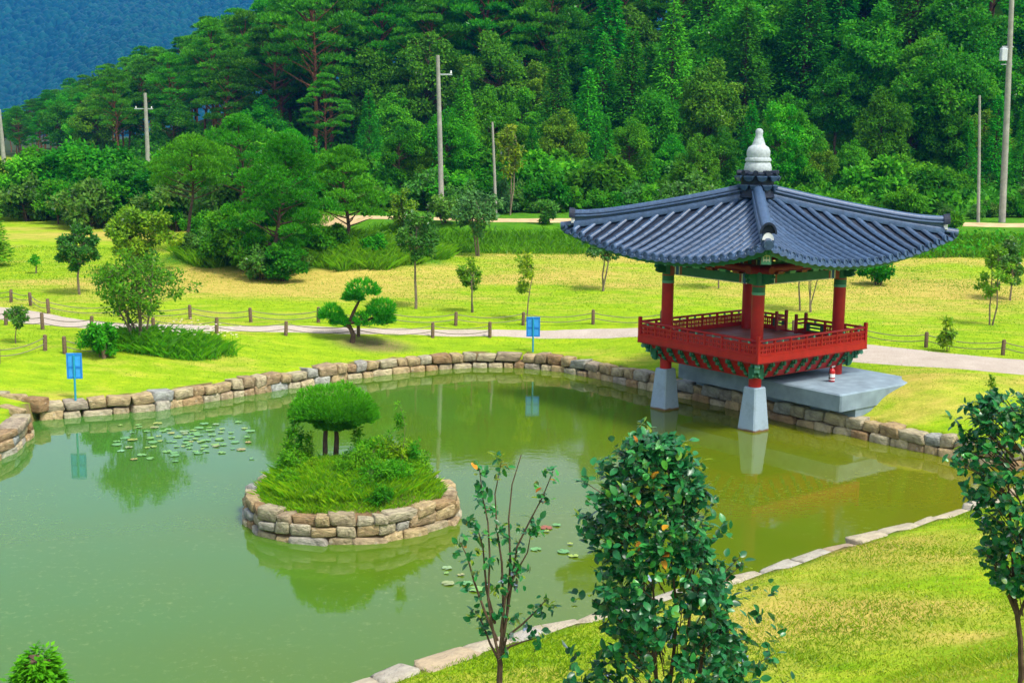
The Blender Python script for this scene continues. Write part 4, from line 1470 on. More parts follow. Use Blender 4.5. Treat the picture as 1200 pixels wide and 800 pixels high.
UP.append(utility_pole((-1, 6), 208, 128, 142, 0.22, 'pale concrete pole without an arm at the end of the meadow'))
UP.append(utility_pole((1187, 1177), 224, -30, 72.8, 0.17, 'tall concrete utility pole carrying a grey transformer box', None, 64))
UP.append(utility_pole((1148, 1149.5), 222, 112, 72.6, 0.085, 'slim bare pole standing next to the transformer pole'))

# ------------------------------------------------------------------ hillside forest
rnd = random.Random(42)
nrg = np.random.default_rng(7)
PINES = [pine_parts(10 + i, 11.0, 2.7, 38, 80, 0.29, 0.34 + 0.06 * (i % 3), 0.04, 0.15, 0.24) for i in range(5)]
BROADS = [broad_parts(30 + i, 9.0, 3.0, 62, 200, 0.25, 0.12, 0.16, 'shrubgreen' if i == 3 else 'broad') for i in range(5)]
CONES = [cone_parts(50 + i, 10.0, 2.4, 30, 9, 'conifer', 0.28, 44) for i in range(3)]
BUSHES = [broad_parts(70 + i, 2.6, 1.7, 34, 90, 0.26, 0.0, 0.05, 'broad', stems=3) for i in range(3)]
BUSHY = [broad_parts(80 + i, 2.0, 1.4, 28, 90, 0.22, 0.0, 0.04, 'fresh', stems=3) for i in range(2)]

def contour(u):
    return np.interp(u, [-100, 0, 50, 100, 150, 200, 250, 300, 390, 1300], [140, 128, 108, 88, 66, 48, 20, 4, -60, -400])
LAB = {'pine': ('forest_pine', 'tall red trunked pine in the hillside forest', 'tree', 'pines of the hillside forest'),
       'broad': ('forest_tree', 'dark leafy broadleaf tree in the hillside forest', 'tree', 'broadleaf trees of the hillside forest'),
       'cone': ('forest_conifer', 'bright green conical conifer in the hillside forest', 'tree', 'conical conifers of the hillside forest')}
placed = []
def put(kind, x, y, h, squeeze=1.0):
    z = lz(x, y)
    sf = y - float(edge_y(x))
    where = 'in the thicket below the wooded hill' if sf < -4.5 else 'at the foot of the wooded hill' if sf < 5 else ('on the lower slope of the wooded hill' if sf < 17 else ('halfway up the wooded hill' if sf < 31 else 'high on the wooded hill'))
    if x < -38: where += ' below the blue mountain'
    src, base_h = {'pine': (PINES, 11.0), 'broad': (BROADS, 9.0), 'cone': (CONES, 10.0)}[kind]
    s = h / base_h
    nm, lb, ct, gr = LAB[kind]
    lb = lb.replace('in the hillside forest', where)
    gr = gr + ' ' + where
    tree(nm, rnd.choice(src), (x, y, z - 0.1), rnd.uniform(0, 6.28), (s * squeeze, s * squeeze, s), lb, ct, gr)
    placed.append((x, y))
count = 0
for row in range(10):
    s = 1.5 + row * 4.6
    x = -88.0
    while x < 82:
        x += rnd.uniform(4.4, 6.8) * (1.0 + 0.02 * row)
        xx = x + rnd.uniform(-1.2, 1.2)
        y = float(edge_y(xx)) + s + rnd.uniform(-2, 2)
        u, v = project(xx, y, lz(xx, y) + 6)
        if u < -60 or u > 1260: continue
        kind_r = rnd.random()
        if u < 420:
            kind = 'pine' if kind_r < 0.88 else 'broad'
            if row == 0 and kind_r < 0.45: kind = 'broad'
        elif u < 640:
            kind = 'pine' if (row > 1 and kind_r < 0.8) else ('broad' if kind_r < 0.9 else 'cone')
        else:
            kind = 'pine' if (row > 3 and kind_r < 0.55) else ('cone' if kind_r < 0.28 else 'broad')
        h = {'pine': rnd.uniform(14, 18.5), 'broad': rnd.uniform(9.0, 14), 'cone': rnd.uniform(12, 16.5)}[kind]
        if row == 0: h *= 0.62
        elif row == 1 and u > 600: h *= 0.85
        # crowns stay under the ridge line of the spur
        zt = at_y(min(max(u, 0), 1200), float(contour(u)) + rnd.uniform(0, 22), y)[1]
        hm = zt - lz(xx, y)
        if hm < 5.0: continue
        put(kind, xx, y, min(h, hm))
        count += 1
# particular trees that stand out at the edge of the wood
for kind, u, vt, Y in (('cone', 432, 106, 112), ('cone', 655, 52, 110), ('cone', 708, 40, 111), ('cone', 742, 34, 109), ('broad', 835, 62, 104), ('broad', 770, 95, 102), ('cone', 790, 2, 108), ('broad', 1110, 40, 96), ('broad', 935, 130, 98), ('cone', 690, 80, 106)):
    x, zt = at_y(u, vt, Y)
    put(kind, x, Y, zt - lz(x, Y), 0.9)
# a few red trunks that show between the pads
print('FOREST', len(placed))

# undergrowth along the edge of the wood
def under_y(x):
    return np.interp(x, [-30, -16, -9, 8, 40], [92, 80, 77.5, 75.5, 75.5])
def bush(kind, x, y, s, label, group, name='bush', sz=1.0):
    src = BUSHES if kind == 0 else BUSHY
    tree(name, rnd.choice(src), (x, y, lz(x, y) - 0.08), rnd.uniform(0, 6.28), (s, s, s * sz), label, 'bush', group, 'foliage', 'stems')
for i in range(64):
    x = -16 + 54 * (i + rnd.random()) / 64
    y = float(under_y(x)) + rnd.uniform(-1.2, 1.6)
    kd = 0 if rnd.random() < 0.72 else 1
    wh = 'near the pole with a cross arm' if x < 2 else ('behind the pavilion roof' if x < 19 else 'near the transformer pole')
    bush(kd, x, y, rnd.choice((0.4, 0.55, 0.7, 0.85, 1.15)) * rnd.uniform(0.85, 1.15), ('dense dark undergrowth bush ' if kd == 0 else 'fresh light green undergrowth bush ') + wh, ('dark' if kd == 0 else 'light') + ' undergrowth ' + wh)
for i in range(72):
    x = -24 + 66 * (i + rnd.random()) / 72
    y = float(under_y(x)) + rnd.choice((6, 12, 18, 24)) + rnd.uniform(-2, 2)
    kd = 0 if rnd.random() < 0.7 else 1
    bush(kd, x, y, rnd.uniform(0.8, 1.5), ('tall dark bush' if kd == 0 else 'tall light green bush') + ' in the thicket below the hillside forest', ('dark' if kd == 0 else 'light') + ' bushes of the thicket')
for i in range(26):
    u = 440 + 770 * (i + rnd.random()) / 26
    Y = rnd.uniform(81, 99)
    kd = rnd.choice(('broad', 'cone', 'broad'))
    put(kd, (u - 600) * Y / F_PX, Y, rnd.uniform(4.5, 8.5), 0.85)
for i in range(30):
    x = -48 + 34 * (i + rnd.random()) / 30
    y = float(np.interp(x, [-48, -30, -14], [92, 82, 73])) + rnd.uniform(-3, 6)
    bush(0 if rnd.random() < 0.6 else 1, x, y, rnd.uniform(0.9, 1.7), 'green scrub bush at the far end of the meadow', 'scrub at the far end of the meadow')
SCRUB = [broad_parts(90 + i, 5.0, 2.3, 44, 110, 0.30, 0.06, 0.10, 'weeds' if i == 0 else 'conifer', stems=2) for i in range(2)] + [broad_parts(95, 5.0, 2.4, 44, 110, 0.3, 0.06, 0.1, 'broad', stems=2)]
for (u, vb, vt, Y) in ((28, 268, 180, 84), (52, 268, 170, 86), (82, 268, 162, 85), (108, 270, 172, 82), (136, 262, 170, 84), (66, 270, 205, 80), (95, 272, 212, 79), (122, 275, 205, 78), (150, 270, 186, 80), (12, 262, 186, 90), (182, 265, 190, 79), (205, 262, 172, 84), (245, 258, 165, 82), (262, 268, 200, 76), (300, 250, 150, 80), (345, 245, 155, 78), (190, 275, 222, 75)):
    x, zt = at_y(u, vt, Y)
    z = lz(x, Y)
    s = (zt - z) / 5.0
    tree('scrub_tree', rnd.choice(SCRUB), (x, Y, z - 0.1), rnd.uniform(0, 6), (s * 1.1, s * 1.1, s), 'bushy scrub tree between the meadow and the pine wood', 'tree', 'scrub trees behind the meadow', 'crown', 'stems')

# ------------------------------------------------------------------ trees on the lawn and mound
def mid_pine(name, u, vb, vt, rad, label, seed, leaf='pine_light', npads=18, first=0.42, flat=0.42, tufts=110, needle=0.22, lean=0.05, grp=None):
    x, y, z, h = upright(u, vb, vt)
    tree(name, pine_parts(seed, h, rad, npads, tufts, needle, first, lean, 0.11, flat, 'bark', leaf, None, 0.26, 5), (x, y, z - 0.05), 0, 1, label, 'tree', grp)
mid_pine('pine_tree', 222, 293, 166, 2.4, 'bright green umbrella shaped pine with a bare slanting trunk on the mound', 201, npads=24, first=0.60, flat=0.42, tufts=210, needle=0.15)
mid_pine('pine_tree', 318, 316, 168, 2.1, 'large dense pine with foliage down to the mound grass', 202, npads=48, first=0.12, flat=0.45, tufts=190, needle=0.15)
mid_pine('pine_tree', 282, 280, 140, 2.3, 'pine partly hidden behind the dense pine on the mound', 207, npads=26, first=0.45, tufts=170, needle=0.17)
mid_pine('pine_tree', 405, 286, 176, 2.0, 'dark flat layered pine on the tall grass mound', 203, 'pine', 26, 0.30, 0.36, 200, 0.16)
mid_pine('pine_tree', 345, 268, 158, 1.9, 'slim pine between the dense pine and the layered pine', 208, 'pine_light', 24, 0.40, 0.42, 170, 0.17)

for i, (u, v, sc_b) in enumerate(((246, 300, 0.62), (262, 312, 0.7), (284, 318, 0.75), (306, 328, 0.7), (330, 330, 0.62), (236, 285, 0.7), (350, 318, 0.5), (372, 300, 0.55), (270, 290, 0.8), (225, 300, 0.55), (440, 300, 0.45), (392, 292, 0.5))):
    x, y, z = ground_at(u, v)
    bush(0 if i % 3 else 1, x, y, sc_b, ('dark' if i % 3 else 'fresh green') + ' low bush under the pines of the mound', ('dark' if i % 3 else 'fresh') + ' bushes under the mound pines', 'mound_bush')

def mid_broad(name, u, vb, vt, wpx, label, seed, mat='fresh', crown0=0.3, stems=1, leaf=0.13, nclump=34, leaves=90, tr=0.05, clump_r=0.26, bark='greybark', cat='tree', shape=1.0, grp=None):
    x, y, z, h = upright(u, vb, vt)
    rad = wpx / 2 * y / F_PX
    return tree(name, broad_parts(seed, h, rad, nclump, leaves, leaf, crown0, tr, mat, bark, stems, shape, clump_r * 0.88, 0.55, 0.35, 0.11), (x, y, z - 0.03), 0, 1, label, cat, grp)
mid_broad('shrub_tree', 160, 407, 292, 132, 'round multi stemmed shrub tree growing out of tall weeds', 211, 'shrubgreen', 0.22, 6, 0.115, 90, 60, 0.045, 0.2)
mid_broad('leafy_shrub', 165, 318, 236, 88, 'yellow green bushy shrub behind the round shrub tree', 212, 'yellowgreen', 0.02, 4, 0.22, 46, 110, 0.05, 0.24, 'bark', 'shrub')
mid_broad('young_tree', 94, 345, 256, 46, 'narrow dark green young tree beside the yellow green shrub', 213, 'fresh', 0.18, 1, 0.16, 34, 110, 0.06)
mid_broad('young_tree', 487, 362, 240, 52, 'tall young tree with oval crown on the lawn before the mound', 214, 'fresh', 0.36, 1, 0.15, 34, 100, 0.06)
mid_broad('young_tree', 552, 366, 303, 40, 'small forked yellow green tree on the lawn', 215, 'yellowgreen', 0.38, 2, 0.13, 20, 70, 0.035)
mid_broad('sapling', 615, 377, 286, 20, 'thin sapling rising behind the notice board', 216, 'yellowgreen', 0.22, 1, 0.14, 20, 38, 0.03, 0.42)
mid_broad('young_tree', 706, 341, 268, 52, 'small spreading tree with pale trunk under the roof corner', 217, 'grey_green', 0.45, 2, 0.15, 26, 80, 0.05)
mid_broad('young_tree', 843, 338, 262, 44, 'small tree seen between the pavilion columns over the long railing', 218, 'fresh', 0.5, 1, 0.15, 24, 70, 0.04)
mid_broad('young_tree', 938, 364, 262, 40, 'slender trunked tree seen through the pavilion', 219, 'fresh', 0.5, 1, 0.14, 22, 60, 0.04)
mid_broad('young_tree', 949, 366, 268, 44, 'forked pale stemmed tree beside the slender tree beyond the pavilion gate', 220, 'fresh', 0.55, 3, 0.14, 22, 60, 0.03)
mid_broad('round_shrub', 1028, 334, 298, 46, 'low dark green round shrub on the lawn near the bank', 221, 'conifer', 0.05, 3, 0.16, 30, 80, 0.05, 0.28, 'bark', 'shrub')
mid_broad('young_tree', 1160, 381, 282, 42, 'airy yellow green young tree by the rope fence', 222, 'yellowgreen', 0.22, 2, 0.14, 30, 45, 0.04)
mid_broad('young_tree', 1184, 352, 282, 46, 'darker green young tree behind the airy yellow green tree', 223, 'fresh', 0.3, 1, 0.16, 30, 80, 0.05)
mid_broad('young_tree', 560, 300, 222, 62, 'grey green small tree on the bank behind the lawn', 224, 'grey_green', 0.32, 2, 0.2, 34, 80, 0.06)
mid_broad('sapling', 20, 402, 352, 30, 'little sapling with fresh leaves between the two rope fences', 225, 'fresh', 0.3, 1, 0.12, 16, 45, 0.025, 0.34)
mid_broad('sapling', 42, 320, 296, 14, 'tiny dark sapling alone on the bright meadow', 226, 'broad', 0.3, 1, 0.14, 8, 30, 0.05, 0.4)
mid_broad('shrub', 1118, 274, 250, 20, 'small dark conical shrub beside the sandy track', 227, 'broad', 0.05, 1, 0.2, 16, 60, 0.05, 0.34, 'bark', 'shrub')
x, y, z, h = upright(4, 312, 206)
tree('juniper', cone_parts(228, h, 1.25, 24, 9, 'weeds', 0.20, 34, 0.1, 0.04), (x - 0.9, y, z), 0, 1, 'dense juniper leaning into view at the meadow edge', 'tree')
for (u, vb, vt, w, mt, sd_) in ((470, 268, 222, 40, 'yellowgreen', 231), (520, 262, 226, 44, 'fresh', 232), (590, 250, 212, 40, 'grey_green', 233), (640, 262, 232, 30, 'fresh', 234), (490, 285, 250, 40, 'fresh', 235)):
    mid_broad('bank_shrub', u, vb, vt, w, 'leafy shrub on the overgrown bank below the poles', sd_, mt, 0.0, 3, 0.18, 26, 80, 0.04, 0.28, 'bark', 'shrub', 1.0, 'shrubs on the overgrown bank')
mid_broad('shrub', 1160, 478, 432, 10, 'thin wispy sapling on the grass by the camellia', 241, 'yellowgreen', 0.15, 1, 0.09, 10, 16, 0.012, 0.5)
mid_broad('tall_weed', 1108, 412, 368, 18, 'clump of tall pale weeds growing at the rope fence', 242, 'yellowgreen', 0.0, 4, 0.16, 14, 30, 0.012, 0.4, 'greybark', 'weed')
mid_broad('weed_bush', 118, 418, 376, 46, 'green weedy bush at the foot of the round shrub tree', 243, 'weeds', 0.0, 5, 0.13, 34, 90, 0.02, 0.3, 'greybark', 'shrub')
# yellow spray of a young tree before the dark wood
mid_broad('young_tree', 597, 252, 140, 34, 'bright yellow leafed young tree before the dark wood', 244, 'yellowgreen', 0.3, 2, 0.28, 26, 34, 0.05, 0.4)

# shaped lawn pine with separate clouds
x, y, z, h = upright(412, 401, 330)
k_ = y / F_PX
def cloud_pine(name, loc, trunk_paths, clouds, label, seed, needle, leaf, tr, density=900):
    rng = np.random.default_rng(seed)
    o = empty(name, loc, 0, label, 'tree')
    mb = MB()
    for P, rr in trunk_paths: mb.tube(P, rr, 9)
    link('trunk', mb.mesh('trunk', M['bark'], True), o)
    parts = []
    for (cx, cy, cz, a, b, c) in clouds:
        n = int(density)
        q = unit(rng.normal(size=(n, 3)))
        q[:, 2] = np.where(q[:, 2] < -0.25, -0.25 * rng.random(n), q[:, 2])
        q *= rng.uniform(0.55, 1.0, (n, 1)) ** 0.4
        lump = 1 + 0.16 * np.sin(7 * q[:, :1] + cx) * np.sin(6 * q[:, 1:2] + cy)
        pos = np.array([cx, cy, cz]) + q * lump * np.array([a, b, c])
        for k in range(4):
            d = unit(q) * 0.7 + rand_unit(rng, n) * 0.55 + np.array([0, 0, 0.55])
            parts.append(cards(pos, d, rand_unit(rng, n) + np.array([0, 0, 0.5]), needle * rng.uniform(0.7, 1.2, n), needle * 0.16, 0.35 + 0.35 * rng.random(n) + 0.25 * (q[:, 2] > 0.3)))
    link('crown', leaf_mesh('crown', parts, M[leaf]), o)
    return o
def off(u, v, X, Y, Z):
    a, b = at_y(u, v, Y)
    return a - X, b - Z
P = [(0, 0, -0.2)]
for (u, v, dy) in ((414, 392, 0), (408, 380, 0.1), (414, 366, 0.0), (421, 352, 0.0), (424, 342, 0)):
    a, b = off(u, v, x, y, z); P.append((a, dy, b))
L1 = []
for (u, v) in ((409, 384), (398, 378), (388, 372)):
    a, b = off(u, v, x, y, z); L1.append((a, 0.05, b))
L2 = []
for (u, v) in ((412, 378), (432, 374), (446, 368)):
    a, b = off(u, v, x, y, z); L2.append((a, -0.05, b))
cl_ = []
for (u, v, ra, rb) in ((425, 342, 0.52, 0.36), (414, 350, 0.30, 0.18), (388, 370, 0.34, 0.34), (398, 378, 0.24, 0.18), (447, 364, 0.44, 0.32), (434, 377, 0.56, 0.28), (450, 376, 0.30, 0.20)):
    a, b = off(u, v, x, y, z)
    cl_.append((a, 0.0, b, ra, ra * 0.9, rb))
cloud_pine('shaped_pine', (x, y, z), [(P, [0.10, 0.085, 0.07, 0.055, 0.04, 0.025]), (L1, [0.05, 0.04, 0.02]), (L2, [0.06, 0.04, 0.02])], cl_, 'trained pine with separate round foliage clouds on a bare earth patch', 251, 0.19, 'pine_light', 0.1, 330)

# island pine: one clipped dome on two stems
ix, iy = at_z(386, 536, 0.85)
iz = 0.80
P1, P2 = [(0.0, 0, -0.25)], [(0.12, 0.05, -0.25)]
for (u, v) in ((381, 534), (381, 515), (382, 498), (384, 484)):
    a, b = off(u, v, ix, iy, iz); P1.append((a, 0, b))
for (u, v) in ((393, 534), (394, 515), (393, 500), (400, 488)):
    a, b = off(u, v, ix, iy, iz); P2.append((a, 0.08, b))
a0, b0_ = off(391, 482, ix, iy, iz)
cl_ = [(a0, 0.0, b0_ + 0.06, 0.84, 0.78, 0.48), (a0 - 0.02, 0.05, b0_ - 0.02, 0.88, 0.80, 0.22), (a0 + 0.05, 0.0, b0_ - 0.28, 0.42, 0.42, 0.18), (a0 + 0.45, 0.0, b0_ - 0.12, 0.42, 0.5, 0.22), (a0 - 0.45, 0.0, b0_ - 0.10, 0.42, 0.5, 0.22)]
cloud_pine('island_pine', (ix, iy, iz), [(P1, [0.06, 0.055, 0.05, 0.045, 0.03]), (P2, [0.065, 0.06, 0.05, 0.045, 0.03])], cl_, 'clipped dome shaped pine with twin trunks on the island', 252, 0.10, 'pine_light', 0.06, 2800)

# ------------------------------------------------------------------ grass and ground cover
def pts_in(rng, n, x0, x1, y0, y1, keep=None):
    P = np.stack([rng.uniform(x0, x1, n), rng.uniform(y0, y1, n)], 1)
    if keep is not None: P = P[keep(P[:, 0], P[:, 1])]
    return P
def patchy(x, y, s=1.0):
    return wob(x * 0.55 * s + 3, y * 0.8 * s + 1) * 0.5 + 0.5 * wob(x * 1.7 * s, y * 2.1 * s + 5)
grng = np.random.default_rng(99)
def sd_w(x, y): return sd_poly(x, y, POND_A)
# near bank
dnf = lambda x, y: (x + 2.04) * 0.643 - (y - 15.55) * 0.767
Pn = pts_in(grng, 420000, -3, 14, 9.5, 28, lambda x, y: (sd_w(x, y) > 0.42) & (dnf(x, y) > -0.3) & (np.abs(x) < y * 0.47 + 0.5) & (patchy(x, y) > grng.uniform(-1.5, 0.6, len(x))))
zz = land(Pn[:, 0], Pn[:, 1], False)
P3 = np.column_stack([Pn, zz - 0.01])
pt = patchy(Pn[:, 0], Pn[:, 1])
bl = blades(grng, P3, grng.uniform(0.02, 0.06, len(P3)) * (1 + 0.5 * pt), 0.011, 0.9, np.clip(0.55 + grng.normal(0, 0.17, len(P3)) - 0.38 * pt, 0, 1))
near_me = leaf_mesh('grass', [bl], M['grass'])
tag(link('bank_grass', near_me), 'short bright grass on the bank beside the camellias', 'grass', kind='stuff')
# lawn beyond the pond: tufts get coarser with distance
Pl = pts_in(grng, 330000, -28, 28, 28, 66, lambda x, y: (sd_w(x, y) > 0.40) & (np.abs(x) < y * 0.44 + 1) & (dnf(x, y) < 0.5) & (patchy(x, y, 0.7) > grng.uniform(-1.3, 0.9, len(x))) & (y < bank_y(x)))
# keep the path clear
cl_np = np.array(cl)
pd = np.interp(Pl[:, 0], cl_np[:, 0], cl_np[:, 1])
wdn = np.interp(Pl[:, 0], cl_np[:, 0], np.array(wd))
Pl = Pl[np.abs(Pl[:, 1] - pd) > wdn * 0.52]
lx, ly = (Pl - c_) @ e1, (Pl - c_) @ e2
Pl = Pl[~((np.abs(lx) < 1.78) & (np.abs(ly) < 2.93))]
zz = land(Pl[:, 0], Pl[:, 1], False)
pt = patchy(Pl[:, 0], Pl[:, 1], 0.7)
sc_ = Pl[:, 1] / 40.0
bl = blades(grng, np.column_stack([Pl, zz - 0.01]), grng.uniform(0.02, 0.045, len(Pl)) * sc_, 0.024 * sc_, 0.9, np.clip(0.52 + grng.normal(0, 0.15, len(Pl)) - 0.28 * pt, 0, 1))
tag(link('lawn_grass', leaf_mesh('grass', [bl], M['grass'])), 'short yellow green grass of the lawn behind the pond', 'grass', kind='stuff')

# tall grass and creepers: bank behind the lawn, mound
Pb = pts_in(grng, 330000, -30, 36, 62, 92, lambda x, y: (np.abs(x) < y * 0.44) & (y > bank_y(x) - 0.4 + 0.4 * wob(x * 2, y)) & (y < bank_y(x) + np.where(x > -8, 2.0, 4.0)) & (y < edge_y(x) + 1) & ~((np.abs(y - 70.7) < 1.5) & (x > -12)))
zz = land(Pb[:, 0], Pb[:, 1], False)
t_ = np.clip(0.40 + 0.25 * patchy(Pb[:, 0], Pb[:, 1], 0.6) + grng.normal(0, 0.16, len(Pb)), 0, 1)
b1 = blades(grng, np.column_stack([Pb, zz - 0.02]), grng.uniform(0.15, 0.5, len(Pb)) * np.where(Pb[:, 1] > bank_y(Pb[:, 0]) + 2.2, 0.55, 1.0), 0.035, 0.6, t_ + 0.12)
tag(link('bank_weeds', leaf_mesh('weeds', [b1], M['tallgrass'])), 'tall weeds covering the bank behind the lawn', 'weeds', kind='stuff')
kk = grng.random(len(Pb)) < 0.25
Pk = Pb[kk & (Pb[:, 0] > 4)]
zz = land(Pk[:, 0], Pk[:, 1], False)
n_ = len(Pk)
cv = cards(np.column_stack([Pk, zz + grng.uniform(0.05, 0.5, n_)]), rand_unit(grng, n_), rand_unit(grng, n_) * 0.6 + np.array([0, -0.3, 1.0]), grng.uniform(0.12, 0.26, n_), 0.15, np.clip(0.5 + 0.3 * patchy(Pk[:, 0], Pk[:, 1], 0.8) + grng.normal(0, 0.15, n_), 0, 1))
tag(link('bank_creeper', leaf_mesh('creeper', [cv], M['weeds'])), 'leafy creepers covering the bank below the sandy track', 'creeper', kind='stuff')
Pm = pts_in(grng, 130000, -19, -2.5, 53, 70, lambda x, y: (((x + 9.8) / 6.6) ** 2 + ((y - 61.0) / 5.2) ** 2 < 1 + 0.25 * wob(x, y)))
zz = land(Pm[:, 0], Pm[:, 1], False)
b1 = blades(grng, np.column_stack([Pm, zz - 0.02]), grng.uniform(0.2, 0.65, len(Pm)), 0.028, 0.7, np.clip(0.55 + 0.25 * patchy(Pm[:, 0], Pm[:, 1], 0.8) + grng.normal(0, 0.15, len(Pm)), 0, 1))
tag(link('mound_grass', leaf_mesh('tall_grass', [b1], M['tallgrass'])), 'tall green grass on the mound under the pines', 'grass', kind='stuff')
# hillside litter plants between the trunks
Ph = pts_in(grng, 150000, -75, 70, 76, 170, lambda x, y: (y > under_y(x)) & ((y > edge_y(x) - 3) | (x > -24)) & (y < edge_y(x) + 24) & (np.abs(x) < y * 0.44))
zz = land(Ph[:, 0], Ph[:, 1], False)
n_ = len(Ph)
cv = cards(np.column_stack([Ph, zz + grng.uniform(0.0, 1.2, n_)]), rand_unit(grng, n_), rand_unit(grng, n_) * 0.7 + np.array([0, -0.4, 0.8]), grng.uniform(0.3, 0.6, n_), 0.3, np.clip(0.3 + 0.3 * patchy(Ph[:, 0], Ph[:, 1], 0.5) + grng.normal(0, 0.15, n_), 0, 1))
tag(link('forest_undergrowth', leaf_mesh('undergrowth', [cv], M['weeds'])), 'low leafy undergrowth between the forest trunks', 'undergrowth', kind='stuff')

# weeds round the shrub tree with pale flowers
sx_, sy_, sz_ = ground_at(185, 409)
Pw = pts_in(grng, 26000, sx_ - 2.4, sx_ + 2.5, sy_ - 1.0, sy_ + 1.4, lambda x, y: (((x - sx_) / 2.4) ** 2 + ((y - sy_ - 0.2) / 1.1) ** 2 < 1))
zz = land(Pw[:, 0], Pw[:, 1], False)
er = 1 - ((Pw[:, 0] - sx_) / 2.4) ** 2 - ((Pw[:, 1] - sy_ - 0.2) / 1.1) ** 2
keep = er > grng.uniform(-0.05, 0.5, len(Pw)) + 0.25 * wob(Pw[:, 0] * 3, Pw[:, 1] * 4)
Pw, zz, er = Pw[keep], zz[keep], er[keep]
b1 = blades(grng, np.column_stack([Pw, zz]), grng.uniform(0.12, 0.62, len(Pw)) * (0.45 + 0.65 * np.clip(er, 0, 1)), 0.016, 0.7, np.clip(grng.normal(0.72, 0.22, len(Pw)) + 0.15 * wob(Pw[:, 0] * 2, Pw[:, 1] * 3), 0, 1))
tag(link('weed_patch', leaf_mesh('weeds', [b1], M['tallgrass'])), 'knee high weeds under the round shrub tree', 'weeds', kind='stuff')
nf = 70
fxp = np.stack([grng.uniform(sx_ + 0.1, sx_ + 2.4, nf), grng.uniform(sy_ - 0.3, sy_ + 1.1, nf)], 1)
fz = land(fxp[:, 0], fxp[:, 1], False) + grng.uniform(0.6, 0.78, nf)
vv, qq, tt = [], [], []
for k in range(5):
    a = 2 * PI * k / 5
    vv.append(cards(np.column_stack([fxp, fz]), np.tile([math.cos(a), math.sin(a), 0.3], (nf, 1)), np.tile([0, 0, 1.0], (nf, 1)), 0.05, 0.04, np.full(nf, 0.5)))
st_ = blades(grng, np.column_stack([fxp, land(fxp[:, 0], fxp[:, 1], False)]), fz - land(fxp[:, 0], fxp[:, 1], False), 0.012, 0.02, np.full(nf, 0.4))
fl = leaf_mesh('flowers', vv, M['flower_white'])
tag(link('weed_flowers', fl), 'pale flower heads above the weeds under the shrub tree', 'flowers', kind='stuff')
tag(link('flower_stems', leaf_mesh('stems', [st_], M['tallgrass'])), 'thin green stems of the pale flowers', 'stems', kind='stuff')

# island plants
Pi = pts_in(grng, 120000, -5.4, -0.9, 22.6, 26.8, lambda x, y: (sd_poly(x, y, np.array(ISLE)) < -0.28))
sdi = -sd_poly(Pi[:, 0], Pi[:, 1], np.array(ISLE))
hh = np.where(sdi < 0.55, grng.uniform(0.06, 0.16, len(Pi)), grng.uniform(0.10, 0.30, len(Pi)))
keep = (patchy(Pi[:, 0], Pi[:, 1], 2.0) > -0.5) | (sdi > 0.6)
keep &= grng.random(len(Pi)) < 0.75
Pi, sdi, hh = Pi[keep], sdi[keep], hh[keep]
b1 = blades(grng, np.column_stack([Pi, isle_z(Pi[:, 0], Pi[:, 1]) - 0.01]), hh, 0.011, 0.6, np.clip(0.74 + grng.normal(0, 0.2, len(Pi)) + 0.15 * patchy(Pi[:, 0], Pi[:, 1], 2) - 0.10 * (sdi > 0.8), 0, 1))
tag(link('island_grass', leaf_mesh('grass', [b1], M['islandgrass'])), 'bright uneven grass covering the island', 'grass', kind='stuff')
IW = [broad_parts(260 + i, 0.62, 0.42, 24, 70, 0.085, 0.0, 0.010, 'islandgrass' if i == 1 else 'weeds', 'greybark', 5, 0.6, 0.34, 0.34) for i in range(3)]
lab_iw = 'leafy green weed bush growing on the island'
for i, (u, v, s) in enumerate(((345, 556, 0.9), (368, 560, 0.6), (420, 562, 0.9), (438, 552, 1.1), (458, 550, 1.2), (478, 548, 1.0), (440, 572, 0.9), (350, 543, 1.0), (466, 566, 0.8), (425, 543, 1.0), (450, 538, 1.1), (340, 568, 0.6), (404, 566, 0.7), (490, 556, 0.8))):
    x, y = at_z(u, v, 0.75)
    if sd_poly(np.array([x]), np.array([y]), np.array(ISLE))[0] > -0.3: continue
    tree('island_weed', IW[i % 3], (x, y, float(isle_z(x, y)) - 0.03), i * 1.7, s, lab_iw, 'weed', 'weed bushes on the island', 'foliage', 'stems')
x, y = at_z(447, 594, 0.55)
tree('island_herb', broad_parts(270, 0.42, 0.24, 16, 60, 0.09, 0.0, 0.012, 'conifer', 'greybark', 4, 0.5, 0.36, 0.3), (x, y, float(isle_z(x, y)) - 0.03), 0, 1, 'dark green herb tuft near the front stones of the island', 'weed', None, 'foliage', 'stems')
# tall thin stalks
for i, (u, v, vt) in enumerate(((469, 556, 452), (455, 545, 500), (341, 548, 496), (352, 543, 490), (363, 545, 505), (335, 552, 512), (487, 556, 510), (345, 552, 470), (420, 545, 492))):
    x, y = at_z(u, v, 0.7)
    zt = at_y(u, vt, y)[1]
    zb = float(isle_z(x, y))
    h = zt - zb
    tree('reed_stalk', broad_parts(280 + i, h, 0.07, 14, 16, 0.10, 0.25, 0.008, 'weeds', 'greybark', 1, 0.6, 0.8, 0.3), (x, y, zb - 0.02), 0, 1, 'tall thin leafy stalk rising from the island weeds', 'weed', 'tall stalks on the island', 'foliage', 'stem')

